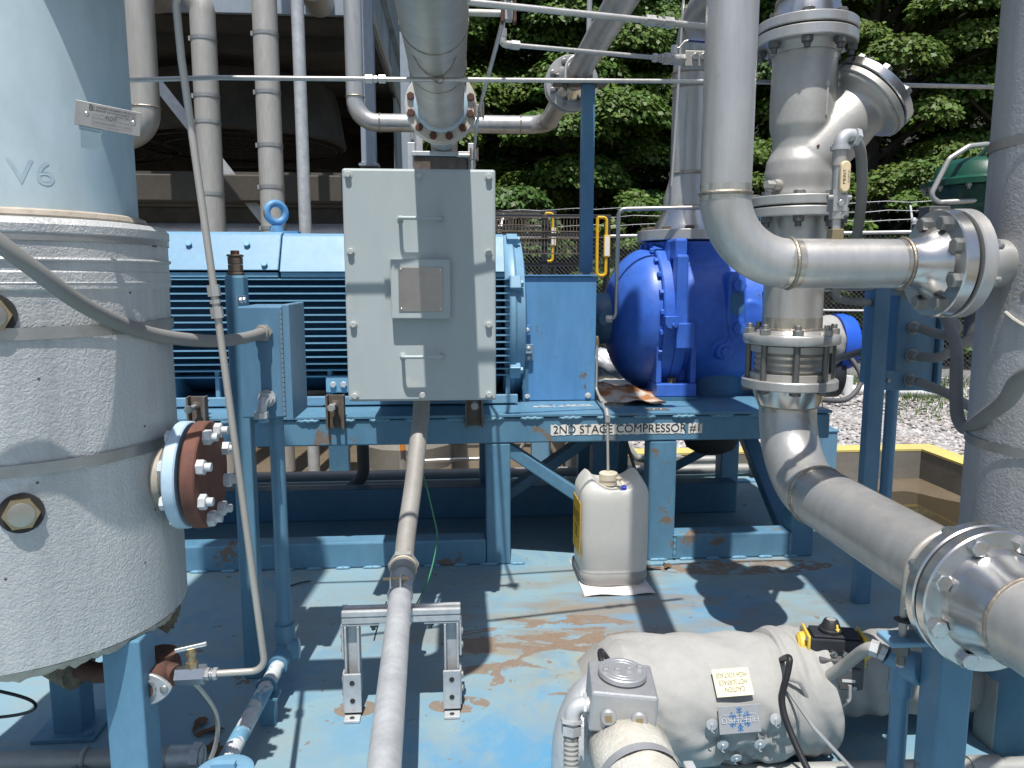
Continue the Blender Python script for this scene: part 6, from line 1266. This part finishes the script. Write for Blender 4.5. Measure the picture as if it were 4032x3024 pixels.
solo('oil_sump', MB().lathe([(0, .02), (.01, .07), (.035, .115), (.08, .135), (.20, .135)], (1.235, 3.60, .345), (0, 0, 1), 40), 'gasket', 'dark rounded oil sump hanging below the frame', 'sump')
solo('foil_pipe', blanket(.74, 1.02, 4.32, .71, .09, 21, 24, 40, .012), 'silver_foil', 'silver foil wrapped pipe behind the compressor dome', 'pipe', 70)
t = thing('foil_valve', 'foil wrapped valve with yellow cap seen under the frame', 'valve', (.72, 4.45, .1))
part('foil_wrap', blanket(.66, .86, 4.45, .26, .10, 23, 20, 40, .014), 'silver_foil', t, 70); part('yellow_cap', MB().box(.70, .79, 4.40, 4.48, .37, .44), 'yellow_cap', t, 0, .004)
t = thing('rear_conduit', 'grey conduit with fitting along the rear of the skid', 'conduit', (0, 4.46, 0))
part('conduit_run', MB().cyl((-2.0, 4.46, .045), (1.95, 4.46, .045), .03, n=18), 'galv_dull', t); part('conduit_run', MB().cyl((-2.0, 4.22, .030), (-.2, 4.22, .030), .028, n=18), 'galv_dull', t)
part('conduit_body', MB().box(1.20, 1.38, 4.52, 4.60, .045, .115).tube([(1.20, 4.56, .08), (1.10, 4.56, .10), (1.0, 4.56, .22), (.9, 4.56, .03)], .024, 12, .05).cyl((1.38, 4.56, .08), (1.6, 4.56, .08), .024, n=14), 'galv_dull', t, 30, .004)
solo('black_conduit', MB().tube([(-.51, 4.15, .62), (-.51, 4.15, .12), (-.62, 4.05, .03)], .033, 16, .08), 'hose_dark', 'dark conduit dropping behind the left bay of the frame', 'conduit')
solo('concrete_footing', MB().lathe([(0, .36), (.17, .36), (.20, .33)], (-.38, 6.0, -.25), (0, 0, 1), 12), 'concrete', 'low round concrete footing seen under the frame', 'footing', 30)
solo('footing_base_plate', MB().box(-.52, -.22, 5.9, 6.15, -.048, -.03).box(-.42, -.32, 5.98, 6.08, -.03, .6), 'grey_steel_dark', 'steel column and base plate on the round footing', 'column', 0)
solo('flat_brace', bar((-.18, 5.45, .12), (-.42, 5.45, -.24), .045, .008), 'galvanised', 'galvanised flat brace leaning beside the orange valve handle', 'brace', 0)
t = thing('drain_valve', 'small drain valve with orange handle seen under the frame', 'valve', (-.35, 5.1, -.1))
part('valve_pipe', MB().tube([(.55, 5.1, .26), (.42, 5.1, .02), (.30, 5.1, -.015), (-.33, 5.1, -.03), (-.36, 5.1, .05)], .014, 10, .05), 'stainless', t); part('valve_body', MB().hexa((-.36, 5.1, -.16), (-.36, 5.1, .05), .028), 'stainless_brown', t); part('handle', MB().box(-.378, -.342, 5.05, 5.07, .05, .17), 'orange_handle', t, 0, .008)
for x, m_, lab in ((-.85, 'vivid_blue', 'dark blue post seen under the left of the frame'), (.62, 'lid_blue', 'pale blue post seen under the middle of the frame')):
    solo('blue_post', MB().box(x - .07, x + .07, 5.5, 5.6, -.25, .9), 'frame_blue_deep' if x < 0 else m_, lab, 'post', 0, .004)
solo('grey_post', MB().box(.80, .90, 5.5, 5.58, -.25, .9), 'galv_dull', 'grey post seen under the frame right of the pale blue post', 'post', 0, .004)
solo('rear_pipe', MB().cyl((-1.5, 6.6, .30), (1.6, 6.6, .30), .07, n=20), 'galv_dull', 'level grey pipe far behind seen under the frame', 'pipe')
solo('rear_cabinet', MB().box(-1.9, -1.2, 6.9, 7.4, -.25, .62), 'concrete', 'low concrete block behind the left bay of the frame', 'block', 0, .01)
solo('rear_tank', MB().lathe([(0, .30), (.5, .30), (.6, .22), (.64, .03)], (.2, 7.4, -.25), (0, 0, 1), 32), 'galv_dull', 'squat grey drum far behind seen under the frame', 'drum')
solo('white_pipe_stack', MB().cyl((4.1, 8.2, -.03), (5.2, 7.8, -.03), .055, n=16).cyl((4.3, 8.08, -.08), (4.3, 8.08, .13), .05, n=14), 'white_plastic', 'white plastic pipe lying on the gravel by the fence', 'pipe')
t = thing('marker_sign', 'narrow white and yellow marker sign hung on the fence', 'sign', (3.9, 9.3, 0))
part('sign_panel', MB().box(3.83, 3.93, 9.33, 9.34, .80, 1.22), 'white_plastic', t, 0, .002); part('yellow_block', MB().box(3.835, 3.89, 9.325, 9.329, .86, 1.14), 'yellow_paint', t, 0)

# dead leaves and twigs on the deck
rl = random.Random(8)
for i, (x, y, lab) in enumerate(((.87, 3.02, 'brown dead leaf on the deck beside the jug'), (.80, 3.0, 'curled dead leaf right of the jug'), (-.60, 1.86, 'dead leaf near the open conduit end'), (-.635, 1.88, 'crumpled leaf touching the hanging strap'), (-.66, 1.95, 'dry leaf under the needle valve'), (-.70, 1.985, 'small dry leaf below the sight glass'))):
    a = rl.uniform(0, 6.28); P = []
    for k in range(12):
        th = 2*math.pi*k/12; r_ = .022*(1 + .35*math.sin(3*th + i)); P.append(Vector((x + r_*1.5*math.cos(th)*math.cos(a) - r_*.7*math.sin(th)*math.sin(a), y + r_*1.5*math.cos(th)*math.sin(a) + r_*.7*math.sin(th)*math.cos(a), .004 + .010*abs(math.sin(th*1.5 + i)))))
    P.append(Vector((x, y, .004))); solo('dead_leaf', MB().add(P, [(k, (k+1) % 12, 12) for k in range(12)]), 'dead_leaf', lab, 'leaf', 60, group='dead leaves on the deck')
solo('twig', MB().tube([(-.66, 2.92, .005), (-.62, 2.95, .007), (-.585, 2.97, .005)], .003, 5), 'bark', 'small twig on the deck in front of the base rail', 'twig')
